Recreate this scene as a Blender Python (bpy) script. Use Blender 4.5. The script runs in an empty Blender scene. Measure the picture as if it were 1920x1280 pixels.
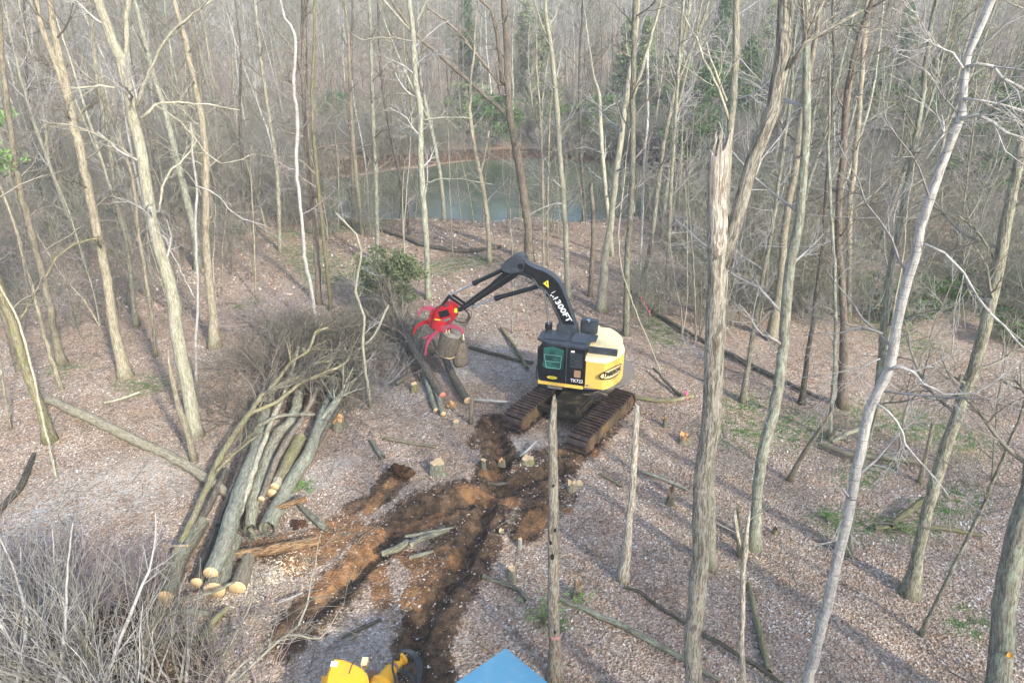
import bpy, bmesh, math, random
import numpy as np
from math import radians, sin, cos, pi
from mathutils import Vector, Matrix

SC = bpy.context.scene
COL = SC.collection
# ---------------------------------------------------------------- camera, sky, sun, exposure
CAM_H, FPX, PITCH = 13.5, 1280.0, radians(25)          # FPX: focal length in photo pixels (1920 wide)
cam_data = bpy.data.cameras.new('camera')
cam_data.sensor_width = 36.0
cam_data.lens = FPX / 1920 * 36
cam_data.clip_start, cam_data.clip_end = 0.1, 3000
cam = bpy.data.objects.new('camera', cam_data)
COL.objects.link(cam)
cam.location = (0, 0, CAM_H)
cam.rotation_euler = (pi / 2 - PITCH, 0, 0)
SC.camera = cam

SUN_AZ = math.atan2(-0.80, 0.60)      # where the sun stands (direction from scene to sun, ground plane)
SUN_EL = radians(30)
world = bpy.data.worlds.new('World')
SC.world = world
world.use_nodes = True
wn = world.node_tree
wn.nodes.clear()
sky = wn.nodes.new('ShaderNodeTexSky')
sky.sky_type = 'NISHITA'
sky.sun_disc = False
sky.sun_elevation = SUN_EL
sky.sun_rotation = pi / 2 - SUN_AZ
sky.air_density, sky.dust_density, sky.ozone_density = 1.0, 1.6, 2.0
bg = wn.nodes.new('ShaderNodeBackground')
bg.inputs[1].default_value = 0.15
wo = wn.nodes.new('ShaderNodeOutputWorld')
wn.links.new(sky.outputs[0], bg.inputs[0])
wn.links.new(bg.outputs[0], wo.inputs[0])

sd = bpy.data.lights.new('sun', 'SUN')
sd.energy = 2.6
sd.angle = radians(3.0)
sd.color = (1.0, 0.95, 0.84)
sun = bpy.data.objects.new('sun', sd)
COL.objects.link(sun)
sdir = Vector((cos(SUN_AZ) * cos(SUN_EL), sin(SUN_AZ) * cos(SUN_EL), sin(SUN_EL)))
sun.rotation_euler = sdir.to_track_quat('Z', 'Y').to_euler()
sun.location = (20, -30, 40)

SC.view_settings.view_transform = 'Standard'
SC.view_settings.look = 'None'
SC.view_settings.gamma = 1.0
SC.view_settings.exposure = 1.66
SC.cycles.max_bounces = 6
SC.cycles.diffuse_bounces = 3
SC.cycles.glossy_bounces = 2
SC.cycles.transmission_bounces = 2
SC.cycles.volume_bounces = 0
SC.cycles.transparent_max_bounces = 4

# ---------------------------------------------------------------- pixel <-> place
FW = np.array([0, cos(PITCH), -sin(PITCH)])
UP = np.array([0, sin(PITCH), cos(PITCH)])
RT = np.array([1.0, 0, 0])
CAMP = np.array([0, 0, CAM_H])


def ray(u, v):
    return RT * (u - 960) / FPX + UP * (640 - v) / FPX + FW


def sinoise(x, y, s, seed=0.0):
    return (np.sin(x / s * 1.7 + seed) * np.cos(y / s * 1.3 + 2.1 * seed) + np.sin((x + y) / s * 0.9 + 1.7 * seed)
            + np.sin((x * 0.6 - y) / s * 2.3 + 0.7 * seed)) / 3


PX0, PY0, PRX, PRY = 1.0, 65.5, 20.5, 13.5
WATER_Z = -0.75


def pond_d(x, y):
    """<1 inside the pond"""
    w = 1 + 0.16 * sinoise(x, y, 6.0, 1.3) + 0.05 * sinoise(x, y, 1.7, 0.3)
    return np.sqrt(((x - PX0) / PRX) ** 2 + ((y - PY0) / PRY) ** 2) / w


def ss(a, b, t):
    t = np.clip((t - a) / (b - a), 0, 1)
    return t * t * (3 - 2 * t)


def base_h(x, y):
    x = np.asarray(x, float); y = np.asarray(y, float)
    h = 0.10 * sinoise(x, y, 4.5, 0.4) * ss(6, 20, y) + 0.05 * sinoise(x, y, 1.4, 2.2)
    h = h + 0.35 * sinoise(x, y, 16, 3.0) * ss(28, 48, y)
    d = pond_d(x, y)
    h = h - 0.8 * (1 - ss(0.95, 1.35, d)) - 0.9 * (1 - ss(0.7, 1.03, d))
    h = h + 0.063 * np.clip(y - 84, 0, 500) * ss(84, 120, y)
    h = h + 0.05 * np.clip(np.abs(x) - 60, 0, 250) * ss(40, 90, y)
    return h


def G(u, v, dz=0.0):
    """ground point seen at photo pixel u, v, raised by dz"""
    d = ray(u, v)
    if d[2] > -0.01:
        d[2] = -0.01
    z = 0.0
    for _ in range(8):
        p = CAMP + d * ((z + dz - CAM_H) / d[2])
        z = float(base_h(p[0], p[1]))
    p = CAMP + d * ((z + dz - CAM_H) / d[2])
    return p


def on_wall(u, v, base, shift=0.0):
    """point at pixel u,v on the upright plane that faces the camera through base (shift metres behind it)"""
    n = np.array([base[0], base[1], 0.0]); n /= np.linalg.norm(n)
    d = ray(u, v)
    t = (base @ n + shift) / (d @ n)
    return CAMP + d * t


# ---------------------------------------------------------------- mesh builder
def nrm(a):
    return a / (np.linalg.norm(a) + 1e-12)


_ang = {k: np.linspace(0, 2 * pi, k, endpoint=False) for k in range(3, 40)}


class MB:
    def __init__(s):
        s.v = []; s.bc = []; s.q = []; s.qm = []; s.poly = []; s.pm = []; s.n = 0

    def verts(s, P, bc=None):
        P = np.asarray(P, float)
        s.v.append(P); s.bc.append(P if bc is None else bc)
        o = s.n; s.n += len(P)
        return o

    def quads(s, Q, m=0):
        s.q.append(Q); s.qm.append(np.full(len(Q), m))

    def tube(s, pts, rad, sides=6, cap=True, m=0, bump=0.0, rng=None, capm=None, seedlen=0.0):
        pts = np.asarray(pts, float); n = len(pts)
        rad = np.broadcast_to(np.asarray(rad, float), (n,))
        t = np.empty_like(pts)
        t[1:-1] = pts[2:] - pts[:-2]; t[0] = pts[1] - pts[0]; t[-1] = pts[-1] - pts[-2]
        t /= np.linalg.norm(t, axis=1)[:, None] + 1e-12
        mean = pts[-1] - pts[0]
        ref = np.array([0.0, 1, 0]) if abs(mean[2]) > np.linalg.norm(mean) * 0.6 else np.array([0, 0, 1.0])
        a = np.cross(t, ref); a /= np.linalg.norm(a, axis=1)[:, None] + 1e-12
        b = np.cross(t, a)
        th = _ang[sides]
        cs, sn = np.cos(th), np.sin(th)
        R = np.repeat(rad[:, None], sides, 1)
        if bump:
            R = R * (1 + bump * (rng.random((n, sides)) - 0.5) * 2)
        P = pts[:, None, :] + a[:, None, :] * (R * cs)[..., None] + b[:, None, :] * (R * sn)[..., None]
        L = np.concatenate([[0], np.cumsum(np.linalg.norm(np.diff(pts, axis=0), axis=1))]) + seedlen
        bc = np.stack([R * cs, R * sn, np.repeat(L[:, None], sides, 1)], -1).reshape(-1, 3)
        o = s.verts(P.reshape(-1, 3), bc)
        i = np.arange(sides); j = (i + 1) % sides
        rows = (np.arange(n - 1) * sides)[:, None]
        Q = np.stack([rows + i, rows + j, rows + sides + j, rows + sides + i], -1).reshape(-1, 4) + o
        s.quads(Q, m)
        if cap:
            s.poly.append(list(range(o + (n - 1) * sides, o + n * sides))); s.pm.append(m if capm is None else capm[1])
            s.poly.append(list(range(o + sides - 1, o - 1, -1))); s.pm.append(m if capm is None else capm[0])
        return P

    def face(s, P, m=0):
        o = s.verts(P); s.poly.append(list(range(o, o + len(P)))); s.pm.append(m)

    def box(s, lo, hi, M=None, m=0):
        x0, y0, z0 = lo; x1, y1, z1 = hi
        P = np.array([[x0, y0, z0], [x1, y0, z0], [x1, y1, z0], [x0, y1, z0], [x0, y0, z1], [x1, y0, z1], [x1, y1, z1], [x0, y1, z1]], float)
        if M is not None:
            P = P @ np.asarray(M)[:3, :3].T + np.asarray(M)[:3, 3]
        o = s.verts(P)
        s.quads(np.array([[0, 3, 2, 1], [4, 5, 6, 7], [0, 1, 5, 4], [1, 2, 6, 5], [2, 3, 7, 6], [3, 0, 4, 7]]) + o, m)

    def prism(s, prof, d0, d1, f, m=0):
        """prof: list of 2d points, f(a,b,d)->xyz"""
        k = len(prof)
        P = [f(a, b, d0) for a, b in prof] + [f(a, b, d1) for a, b in prof]
        o = s.verts(np.array(P))
        for i in range(k):
            j = (i + 1) % k
            s.poly.append([o + i, o + j, o + k + j, o + k + i]); s.pm.append(m)
        s.poly.append(list(range(o + k - 1, o - 1, -1))); s.pm.append(m)
        s.poly.append(list(range(o + k, o + 2 * k))); s.pm.append(m)

    def build(s, name, mats, parent=None, smooth=True, origin=None, attrs=None):
        V = np.concatenate(s.v) if s.v else np.zeros((0, 3))
        B = np.concatenate(s.bc) if s.bc else np.zeros((0, 3))
        if origin is not None:
            V = V - np.asarray(origin)
        me = bpy.data.meshes.new(name)
        q = np.concatenate(s.q) if s.q else np.zeros((0, 4), int)
        nq = len(q)
        li = q.reshape(-1).tolist()
        tot = [4] * nq
        for p in s.poly:
            li.extend(p); tot.append(len(p))
        mi = (np.concatenate(s.qm).tolist() if s.qm else []) + s.pm
        me.vertices.add(len(V)); me.vertices.foreach_set('co', V.astype('f').ravel())
        me.loops.add(len(li)); me.loops.foreach_set('vertex_index', np.array(li, 'i'))
        me.polygons.add(len(tot))
        tot = np.array(tot, 'i')
        st = np.concatenate([[0], np.cumsum(tot)[:-1]]).astype('i') if len(tot) else tot
        me.polygons.foreach_set('loop_start', st)
        me.polygons.foreach_set('loop_total', tot)
        me.polygons.foreach_set('material_index', np.array(mi, 'i'))
        if smooth:
            sm = np.zeros(len(tot), bool); sm[:nq] = True
            me.polygons.foreach_set('use_smooth', sm)
        at = me.attributes.new('bc', 'FLOAT_VECTOR', 'POINT')
        at.data.foreach_set('vector', B.astype('f').ravel())
        if attrs:
            for k, a in attrs.items():
                at = me.attributes.new(k, 'FLOAT', 'POINT'); at.data.foreach_set('value', np.asarray(a, 'f'))
        for mm in (mats if isinstance(mats, (list, tuple)) else [mats]):
            me.materials.append(mm)
        me.update(calc_edges=True)
        me.validate()
        ob = bpy.data.objects.new(name, me)
        COL.objects.link(ob)
        if parent is not None:
            ob.parent = parent
        elif origin is not None:
            ob.location = origin
        return ob


def tag(o, label=None, cat=None, group=None, kind=None):
    if label: o['label'] = label
    if cat: o['category'] = cat
    if group: o['group'] = group
    if kind: o['kind'] = kind
    return o


def thing(name, loc, label, cat, group=None, rz=0.0):
    o = bpy.data.objects.new(name, None)
    COL.objects.link(o); o.location = [float(c) for c in loc]; o.rotation_euler = (0, 0, rz)
    o.empty_display_size = 0.2
    return tag(o, label, cat, group)


def dup(root, loc, rz=0.0, sc=1.0, label=None, group=None, tilt=(0, 0)):
    r = root.copy(); COL.objects.link(r)
    r.location = [float(c) for c in loc]; r.rotation_euler = (tilt[0], tilt[1], rz); r.scale = (sc, sc, sc)
    if label: r['label'] = label
    if group: r['group'] = group
    for ch in list(root.children):
        c = ch.copy(); COL.objects.link(c); c.parent = r
        for g2 in ch.children:
            d = g2.copy(); COL.objects.link(d); d.parent = c
    return r


# ---------------------------------------------------------------- materials
class N:
    def __init__(s, name):
        s.mat = bpy.data.materials.new(name); s.mat.use_nodes = True
        s.t = s.mat.node_tree; s.t.nodes.clear()
        s.out = s.t.nodes.new('ShaderNodeOutputMaterial')
        s.b = s.t.nodes.new('ShaderNodeBsdfPrincipled')
        s.t.links.new(s.b.outputs[0], s.out.inputs[0])

    def n(s, typ, **kw):
        x = s.t.nodes.new(typ)
        for k, v in kw.items():
            setattr(x, k, v)
        return x

    def l(s, a, b): s.t.links.new(a, b)

    def put(s, sock, val):
        if isinstance(val, (int, float)): sock.default_value = val
        elif isinstance(val, tuple): sock.default_value = val if len(val) == len(sock.default_value) else (*val, 1)
        else: s.l(val, sock)

    def noise(s, vec, scale, detail=3, rough=0.55, out=0):
        x = s.n('ShaderNodeTexNoise'); x.inputs['Scale'].default_value = scale
        x.inputs['Detail'].default_value = detail; x.inputs['Roughness'].default_value = rough
        s.l(vec, x.inputs['Vector']); return x.outputs[out]

    def mapping(s, vec, sc):
        x = s.n('ShaderNodeMapping'); x.inputs['Scale'].default_value = sc; s.l(vec, x.inputs[0]); return x.outputs[0]

    def ramp(s, fac, stops, interp='LINEAR'):
        x = s.n('ShaderNodeValToRGB'); x.color_ramp.interpolation = interp
        e = x.color_ramp.elements
        while len(e) < len(stops): e.new(0.5)
        for i, (p, c) in enumerate(stops):
            e[i].position = p; e[i].color = (*c, 1) if len(c) == 3 else c
        s.l(fac, x.inputs[0]); return x.outputs[0]

    def mix(s, fac, a, b, mode='MIX'):
        x = s.n('ShaderNodeMix', data_type='RGBA', blend_type=mode)
        s.put(x.inputs[0], fac); s.put(x.inputs[6], a); s.put(x.inputs[7], b); return x.outputs[2]

    def math(s, op, a, b=0.0, clamp=False):
        x = s.n('ShaderNodeMath', operation=op); x.use_clamp = clamp
        s.put(x.inputs[0], a); s.put(x.inputs[1], b); return x.outputs[0]

    def step(s, val, lo, hi):
        x = s.n('ShaderNodeMapRange'); x.interpolation_type = 'SMOOTHSTEP'
        s.put(x.inputs[0], val); x.inputs[1].default_value = lo; x.inputs[2].default_value = hi; return x.outputs[0]

    def attr(s, name, out='Vector'):
        x = s.n('ShaderNodeAttribute', attribute_name=name); return x.outputs[out]

    def bump(s, h, strength, dist):
        x = s.n('ShaderNodeBump'); x.inputs['Strength'].default_value = strength; x.inputs['Distance'].default_value = dist
        s.l(h, x.inputs['Height']); s.l(x.outputs[0], s.b.inputs['Normal'])

    def fin(s, col=None, rough=0.85, metal=0.0, spec=0.3):
        if col is not None: s.put(s.b.inputs['Base Color'], col)
        s.put(s.b.inputs['Roughness'], rough); s.b.inputs['Metallic'].default_value = metal
        s.b.inputs['Specular IOR Level'].default_value = spec
        return s.mat


def bark(name, dark, light, patch=None, patch_amt=0.5, ridge=1.0, moss=0.35, bands=False, hue=0.12):
    m = N(name)
    v = m.attr('bc')
    fine = m.noise(m.mapping(v, (55, 55, 9)), 1.0, 4, 0.6)
    big = m.noise(m.mapping(v, (6, 6, 1.1)), 1.0, 3, 0.6)
    col = m.mix(m.step(fine, 0.32, 0.68), (*dark, 1), (*light, 1))
    mot = m.noise(m.mapping(v, (26, 26, 3.5)), 1.0, 4, 0.75)
    lp = m.noise(m.mapping(v, (5, 5, 2.2)), 1.0, 6, 0.75)
    col = m.mix(m.math('MULTIPLY', m.step(lp, 0.54, 0.62), 0.5), col, tuple(min(.8, c * 1.2 + .02) for c in light) + (1,))
    col = m.mix(m.step(big, 0.4, 0.7), col, m.mix(0.5, col, (*light, 1)))
    if patch:
        pn = m.noise(m.mapping(v, (9, 9, 3.5)), 1.0, 5, 0.7)
        lo = 0.62 - 0.25 * patch_amt
        col = m.mix(m.math('MULTIPLY', m.step(pn, lo, lo + 0.12), 0.8), col, (*patch, 1))
    col = m.mix(m.math('MULTIPLY', m.step(mot, 0.49, 0.57), min(0.80, 0.30 + 0.38 * ridge)), col, tuple(c * 0.62 for c in dark) + (1,))
    if bands:
        bn = m.noise(m.mapping(v, (1.5, 1.5, 26)), 1.0, 3, 0.7)
        col = m.mix(m.math('MULTIPLY', m.step(bn, 0.55, 0.64), 0.7), col, (0.10, 0.09, 0.08, 1))
    if moss > 0:
        gz = m.n('ShaderNodeNewGeometry')
        sp = m.n('ShaderNodeSeparateXYZ'); m.l(gz.outputs['Position'], sp.inputs[0])
        mz = m.step(sp.outputs[2], 0.75, -0.1)
        mk = m.math('MULTIPLY', mz, m.step(big, 0.38, 0.62))
        col = m.mix(m.math('MULTIPLY', mk, moss), col, (0.125, 0.135, 0.05, 1))
    oi = m.n('ShaderNodeObjectInfo')
    br = m.math('ADD', m.math('MULTIPLY', oi.outputs['Random'], 0.45), 0.66)
    hsv = m.n('ShaderNodeHueSaturation'); m.l(col, hsv.inputs['Color']); m.l(br, hsv.inputs['Value'])
    m.bump(m.math('ADD', fine, m.math('MULTIPLY', mot, 0.6)), 0.8 * min(ridge, 1.5), 0.04)
    return m.fin(hsv.outputs[0], 0.9, spec=0.15)


BK = dict(
    grey=bark('bark_grey', (0.12, 0.11, 0.08), (0.37, 0.345, 0.26), (0.38, 0.40, 0.30), 0.5),
    pale=bark('bark_pale', (0.22, 0.205, 0.155), (0.52, 0.49, 0.375), (0.36, 0.38, 0.25), 0.4, 0.6),
    birch=bark('bark_smooth_pale', (0.30, 0.285, 0.26), (0.56, 0.54, 0.495), (0.33, 0.34, 0.28), 0.25, 0.35, bands=True),
    brown=bark('bark_brown', (0.11, 0.09, 0.068), (0.30, 0.255, 0.20), None, 0, 1.0),
    tan=bark('bark_tan', (0.17, 0.145, 0.10), (0.41, 0.365, 0.265), (0.36, 0.34, 0.27), 0.4, 0.8),
    lichen=bark('bark_lichen', (0.14, 0.13, 0.10), (0.36, 0.345, 0.27), (0.38, 0.43, 0.33), 0.6, 0.8),
    mossy=bark('bark_mossy', (0.13, 0.11, 0.07), (0.36, 0.32, 0.22), (0.26, 0.26, 0.10), 0.65, 0.8, moss=0.5),
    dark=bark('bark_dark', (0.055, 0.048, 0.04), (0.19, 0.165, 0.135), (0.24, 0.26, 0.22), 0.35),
    snag=bark('weathered_wood', (0.27, 0.235, 0.18), (0.66, 0.60, 0.49), (0.33, 0.22, 0.13), 0.35, 1.2),
    rough=bark('bark_furrowed', (0.20, 0.18, 0.14), (0.53, 0.49, 0.40), (0.44, 0.44, 0.35), 0.45, 2.2),
    rotten=bark('rotten_peeled_wood', (0.13, 0.075, 0.04), (0.50, 0.32, 0.17), (0.10, 0.075, 0.055), 0.4, 1.6, moss=0),
    splint=bark('splintered_pale_wood', (0.34, 0.29, 0.235), (0.68, 0.63, 0.54), (0.24, 0.16, 0.10), 0.25, 1.5, moss=0),
    twig=bark('twig_bark', (0.15, 0.14, 0.11), (0.31, 0.285, 0.23), None, 0, 0.2, moss=0),
    twigfar=bark('far_twig_bark', (0.15, 0.148, 0.115), (0.31, 0.305, 0.24), None, 0, 0.2, moss=0),
    twigpink=bark('twig_bark_mauve', (0.20, 0.165, 0.16), (0.39, 0.33, 0.325), None, 0, 0.2, moss=0),
    twigpale=bark('twig_bark_pale', (0.23, 0.22, 0.205), (0.42, 0.405, 0.385), None, 0, 0.2, moss=0),
    twigdark=bark('twig_bark_dark', (0.10, 0.085, 0.065), (0.27, 0.235, 0.19), None, 0, 0.2, moss=0),
)


def cutwood(name, a, b):
    m = N(name)
    v = m.attr('bc')
    sp = m.n('ShaderNodeSeparateXYZ'); m.l(v, sp.inputs[0])
    r = m.math('SQRT', m.math('ADD', m.math('POWER', sp.outputs[0], 2.0), m.math('POWER', sp.outputs[1], 2.0)))
    nz = m.noise(v, 14, 4)
    w = m.math('SINE', m.math('ADD', m.math('MULTIPLY', r, 260.0), m.math('MULTIPLY', nz, 5.0)))
    col = m.mix(m.step(w, -0.6, 0.9), (*a, 1), (*b, 1))
    col = m.mix(m.step(m.noise(v, 22, 4), 0.5, 0.75), col, tuple(c * 0.75 for c in a) + (1,))
    return m.fin(col, 0.8, spec=0.2)


M_CUT = cutwood('fresh_cut_wood', (0.52, 0.35, 0.18), (0.70, 0.53, 0.32))
M_CUTR = cutwood('fresh_cut_red_wood', (0.50, 0.16, 0.13), (0.62, 0.28, 0.2))
M_CUTO = cutwood('split_orange_wood', (0.48, 0.24, 0.09), (0.62, 0.40, 0.19))
M_CHIP = cutwood('wood_chip', (0.6, 0.47, 0.3), (0.75, 0.65, 0.48))


def paint(name, col, rough=0.45, dirt=0.5, dirtcol=(0.16, 0.12, 0.08), metal=0.0, scale=2.5, spec=0.5):
    m = N(name)
    tc = m.n('ShaderNodeTexCoord')
    n1 = m.noise(tc.outputs['Object'], scale, 6, 0.65)
    n2 = m.noise(tc.outputs['Object'], scale * 9, 4, 0.6)
    c = m.mix(m.math('MULTIPLY', m.step(n1, 0.46, 0.72), dirt), (*col, 1), (*dirtcol, 1))
    c = m.mix(m.math('MULTIPLY', m.step(n2, 0.58, 0.75), dirt * 0.6), c, (*dirtcol, 1))
    rg = m.math('ADD', m.math('MULTIPLY', n1, 0.35), rough - 0.12)
    m.bump(n2, 0.15, 0.01)
    return m.fin(c, rg, metal, spec)


M_YEL = paint('yellow_machine_paint', (0.74, 0.48, 0.10), 0.45, 0.4, (0.30, 0.22, 0.11))
M_CREAM = paint('cream_and_sunlit_yellow_paint', (0.80, 0.66, 0.36), 0.5, 0.2, (0.5, 0.4, 0.22))  # on the hood: the side yellow, paled to carry overexposed sunlight
M_BLK = paint('black_machine_paint', (0.008, 0.010, 0.013), 0.34, 0.12, (0.05, 0.05, 0.045), spec=.35)
M_UNDER = paint('dirty_dark_undercarriage', (0.02, 0.017, 0.013), 0.7, 0.8, (0.11, 0.085, 0.045), 0, 3, .2)
M_SLATE = paint('slate_black_sheet_metal', (0.035, 0.045, 0.058), 0.4, 0.4, (0.15, 0.14, 0.13))
M_RED = paint('red_head_paint', (0.44, 0.006, 0.014), 0.4, 0.45, (0.10, 0.02, 0.02))
M_PINKRED = paint('worn_red_steel', (0.42, 0.05, 0.10), 0.35, 0.6, (0.28, 0.17, 0.19))
M_MUD = paint('mud_caked_steel', (0.085, 0.055, 0.038), 0.75, 0.9, (0.22, 0.125, 0.055), 0.0, 3.5, 0.25)
M_MUDY = paint('clay_smeared_frame', (0.10, 0.075, 0.045), 0.8, 0.9, (0.23, 0.125, 0.055), 0.0, 2.2, 0.2)
M_SHOE = paint('track_shoe_steel', (0.06, 0.04, 0.034), 0.36, 0.8, (0.19, 0.13, 0.09), 0.3, 4)
M_CHROME = paint('cylinder_rod_chrome', (0.55, 0.57, 0.6), 0.2, 0.15, metal=0.9)
M_WHT = paint('white_decal', (0.80, 0.80, 0.78), 0.5, 0.15)
M_YDEC = paint('yellow_warning_decal', (0.75, 0.62, 0.05), 0.5, 0.15)
M_GREYD = paint('dusty_grey_deck', (0.17, 0.16, 0.15), 0.7, 0.5, (0.2, 0.17, 0.14))
M_RUSTP = paint('rusty_brown_panel', (0.30, 0.17, 0.10), 0.7, 0.4)
M_BLUE = paint('blue_roof_paint', (0.06, 0.19, 0.30), 0.6, 0.4, (0.14, 0.24, 0.31), 0, 3)
M_ORYEL = paint('orange_yellow_machine_paint', (0.85, 0.42, 0.02), 0.42, 0.25, (0.3, 0.2, 0.1))
M_RUB = paint('black_rubber_hose', (0.022, 0.024, 0.028), 0.5, 0.2, (0.1, 0.1, 0.1))
M_PINK = paint('pink_flagging_tape', (0.85, 0.12, 0.25), 0.6, 0.0)
M_OPAINT = paint('orange_tree_paint', (0.85, 0.35, 0.03), 0.7, 0.0)
M_HOLE = paint('dark_wood_hollow', (0.012, 0.009, 0.007), 0.9, 0.0)


def glass():
    m = N('teal_cab_glass')
    tc = m.n('ShaderNodeTexCoord')
    n1 = m.noise(tc.outputs['Object'], 2.2, 3)
    c = m.mix(m.step(n1, 0.35, 0.7), (0.012, 0.05, 0.045, 1), (0.035, 0.14, 0.12, 1))
    return m.fin(c, 0.12, 0.0, 0.8)


M_GLASS = glass()


def leafmat(name, stops, rough=0.75, transl=0.0):
    m = N(name)
    a = m.attr('rnd', 'Fac')
    col = m.ramp(a, stops)
    m.fin(col, rough, spec=0.3)
    return m.mat


M_LITTER = leafmat('fallen_leaves', [(0.0, (0.096, 0.067, 0.048)), (0.12, (0.260, 0.162, 0.104)), (0.25, (0.221, 0.166, 0.132)), (0.4, (0.356, 0.266, 0.200)), (0.5, (0.318, 0.195, 0.142)), (0.62, (0.404, 0.318, 0.256)), (0.75, (0.443, 0.342, 0.246)), (0.9, (0.510, 0.437, 0.374)), (1.0, (0.655, 0.608, 0.547))])
M_NEEDLE = leafmat('evergreen_foliage', [(0.0, (0.025, 0.055, 0.018)), (0.5, (0.055, 0.11, 0.03)), (1.0, (0.12, 0.21, 0.06))])
M_CEDAR = leafmat('cedar_foliage', [(0.0, (0.05, 0.065, 0.03)), (0.5, (0.10, 0.125, 0.055)), (1.0, (0.18, 0.20, 0.10))])
M_BUD = leafmat('budding_green_foliage', [(0.0, (0.13, 0.165, 0.075)), (1.0, (0.29, 0.33, 0.17))])
M_SPROUT = leafmat('spring_green_leaves', [(0.0, (0.09, 0.17, 0.04)), (1.0, (0.22, 0.36, 0.12))])


def ground_mat():
    m = N('leaf_strewn_forest_floor')
    tc = m.n('ShaderNodeNewGeometry')
    P = tc.outputs['Position']
    wob = m.n('ShaderNodeMix', data_type='VECTOR')
    nz = m.noise(P, 6, 2, out=1)
    wob.inputs[0].default_value = 0.06
    m.l(P, wob.inputs[4]); m.l(nz, wob.inputs[5])
    def vor(scale):
        v = m.n('ShaderNodeTexVoronoi'); v.inputs['Scale'].default_value = scale
        m.l(wob.outputs[1], v.inputs['Vector']); return v
    v1, v2 = vor(19), vor(43)
    s1 = m.n('ShaderNodeSeparateColor'); m.l(v1.outputs['Color'], s1.inputs[0])
    s2 = m.n('ShaderNodeSeparateColor'); m.l(v2.outputs['Color'], s2.inputs[0])
    litter_stops = [(0.0, (0.085, 0.065, 0.05)), (0.22, (0.19, 0.14, 0.11)), (0.5, (0.31, 0.235, 0.19)), (0.75, (0.41, 0.33, 0.27)), (0.93, (0.49, 0.425, 0.37)), (1.0, (0.62, 0.58, 0.53))]
    c1 = m.ramp(s1.outputs[0], litter_stops)
    c2 = m.ramp(s2.outputs[1], litter_stops)
    col = m.mix(0.45, c1, c2)
    edge = m.step(v1.outputs['Distance'], 0.02, 0.055)
    # broad patches: greyer, browner, paler straw
    big = m.noise(P, 0.22, 5, 0.65)
    mid = m.noise(P, 0.9, 5, 0.7)
    col = m.mix(m.math('MULTIPLY', m.step(big, 0.48, 0.66), 0.45), col, m.mix(0.6, col, (0.20, 0.175, 0.12, 1)))
    col = m.mix(m.math('MULTIPLY', m.step(mid, 0.56, 0.74), 0.55), col, (0.075, 0.055, 0.042, 1))
    col = m.mix(m.math('MULTIPLY', m.step(m.noise(P, 2.2, 4, 0.7), 0.62, 0.74), 0.5), col, (0.34, 0.29, 0.25, 1))
    col = m.mix(1.0, col, (1.09, 1.06, 0.99, 1), 'MULTIPLY')
    hn_ = m.noise(P, 1.4, 5, 0.7)
    col = m.mix(m.math('MULTIPLY', m.step(hn_, 0.50, 0.62), 0.55), col, m.mix(1.0, col, (1.12, 0.92, 0.74, 1), 'MULTIPLY'))
    col = m.mix(m.math('MULTIPLY', m.step(hn_, 0.50, 0.38), 0.45), col, m.mix(1.0, col, (0.98, 0.96, 1.02, 1), 'MULTIPLY'))
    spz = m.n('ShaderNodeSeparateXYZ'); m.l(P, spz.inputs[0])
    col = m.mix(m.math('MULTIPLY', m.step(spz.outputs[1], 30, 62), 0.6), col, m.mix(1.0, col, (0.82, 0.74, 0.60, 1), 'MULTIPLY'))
    grain = m.noise(P, 90, 3, 0.7)
    moss = m.attr('moss', 'Fac')
    mk = m.math('MULTIPLY', moss, m.step(m.noise(P, 3.5, 5, 0.75), 0.42, 0.6))
    col = m.mix(mk, col, m.mix(m.step(grain, 0.4, 0.6), (0.05, 0.10, 0.025, 1), (0.10, 0.18, 0.05, 1)))
    pale = m.attr('pale', 'Fac')
    pk = m.math('MULTIPLY', pale, m.step(m.noise(P, 7, 5, 0.8), 0.40, 0.60))
    col = m.mix(pk, col, m.mix(m.step(grain, 0.35, 0.65), (0.30, 0.28, 0.25, 1), (0.58, 0.55, 0.5, 1)))
    soil = m.attr('soil', 'Fac')  # bare soil, plus the shade painted under the brush pile
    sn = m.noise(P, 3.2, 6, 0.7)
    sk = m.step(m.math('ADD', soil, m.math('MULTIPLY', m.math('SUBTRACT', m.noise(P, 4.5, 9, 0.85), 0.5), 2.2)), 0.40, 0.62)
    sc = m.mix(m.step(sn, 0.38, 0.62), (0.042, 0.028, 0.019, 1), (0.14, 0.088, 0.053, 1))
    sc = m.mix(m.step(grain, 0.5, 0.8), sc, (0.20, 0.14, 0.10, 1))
    ora = m.attr('clay', 'Fac')
    ok = m.step(m.math('ADD', ora, m.math('MULTIPLY', m.math('SUBTRACT', m.noise(P, 4.0, 6, 0.75), 0.5), 1.2)), 0.45, 0.75)
    sc = m.mix(m.math('MULTIPLY', ok, 0.85), sc, m.mix(m.step(sn, 0.35, 0.7), (0.15, 0.082, 0.043, 1), (0.36, 0.19, 0.085, 1)))
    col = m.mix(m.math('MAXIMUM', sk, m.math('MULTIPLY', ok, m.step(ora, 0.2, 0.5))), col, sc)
    h = m.math('ADD', m.math('MULTIPLY', v1.outputs['Distance'], 4.0), m.math('MULTIPLY', m.noise(P, 24, 5, 0.75), 1.3))
    m.bump(h, 0.5, 0.04)
    return m.fin(col, 0.92, spec=0.1)


M_GROUND = ground_mat()


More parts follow.
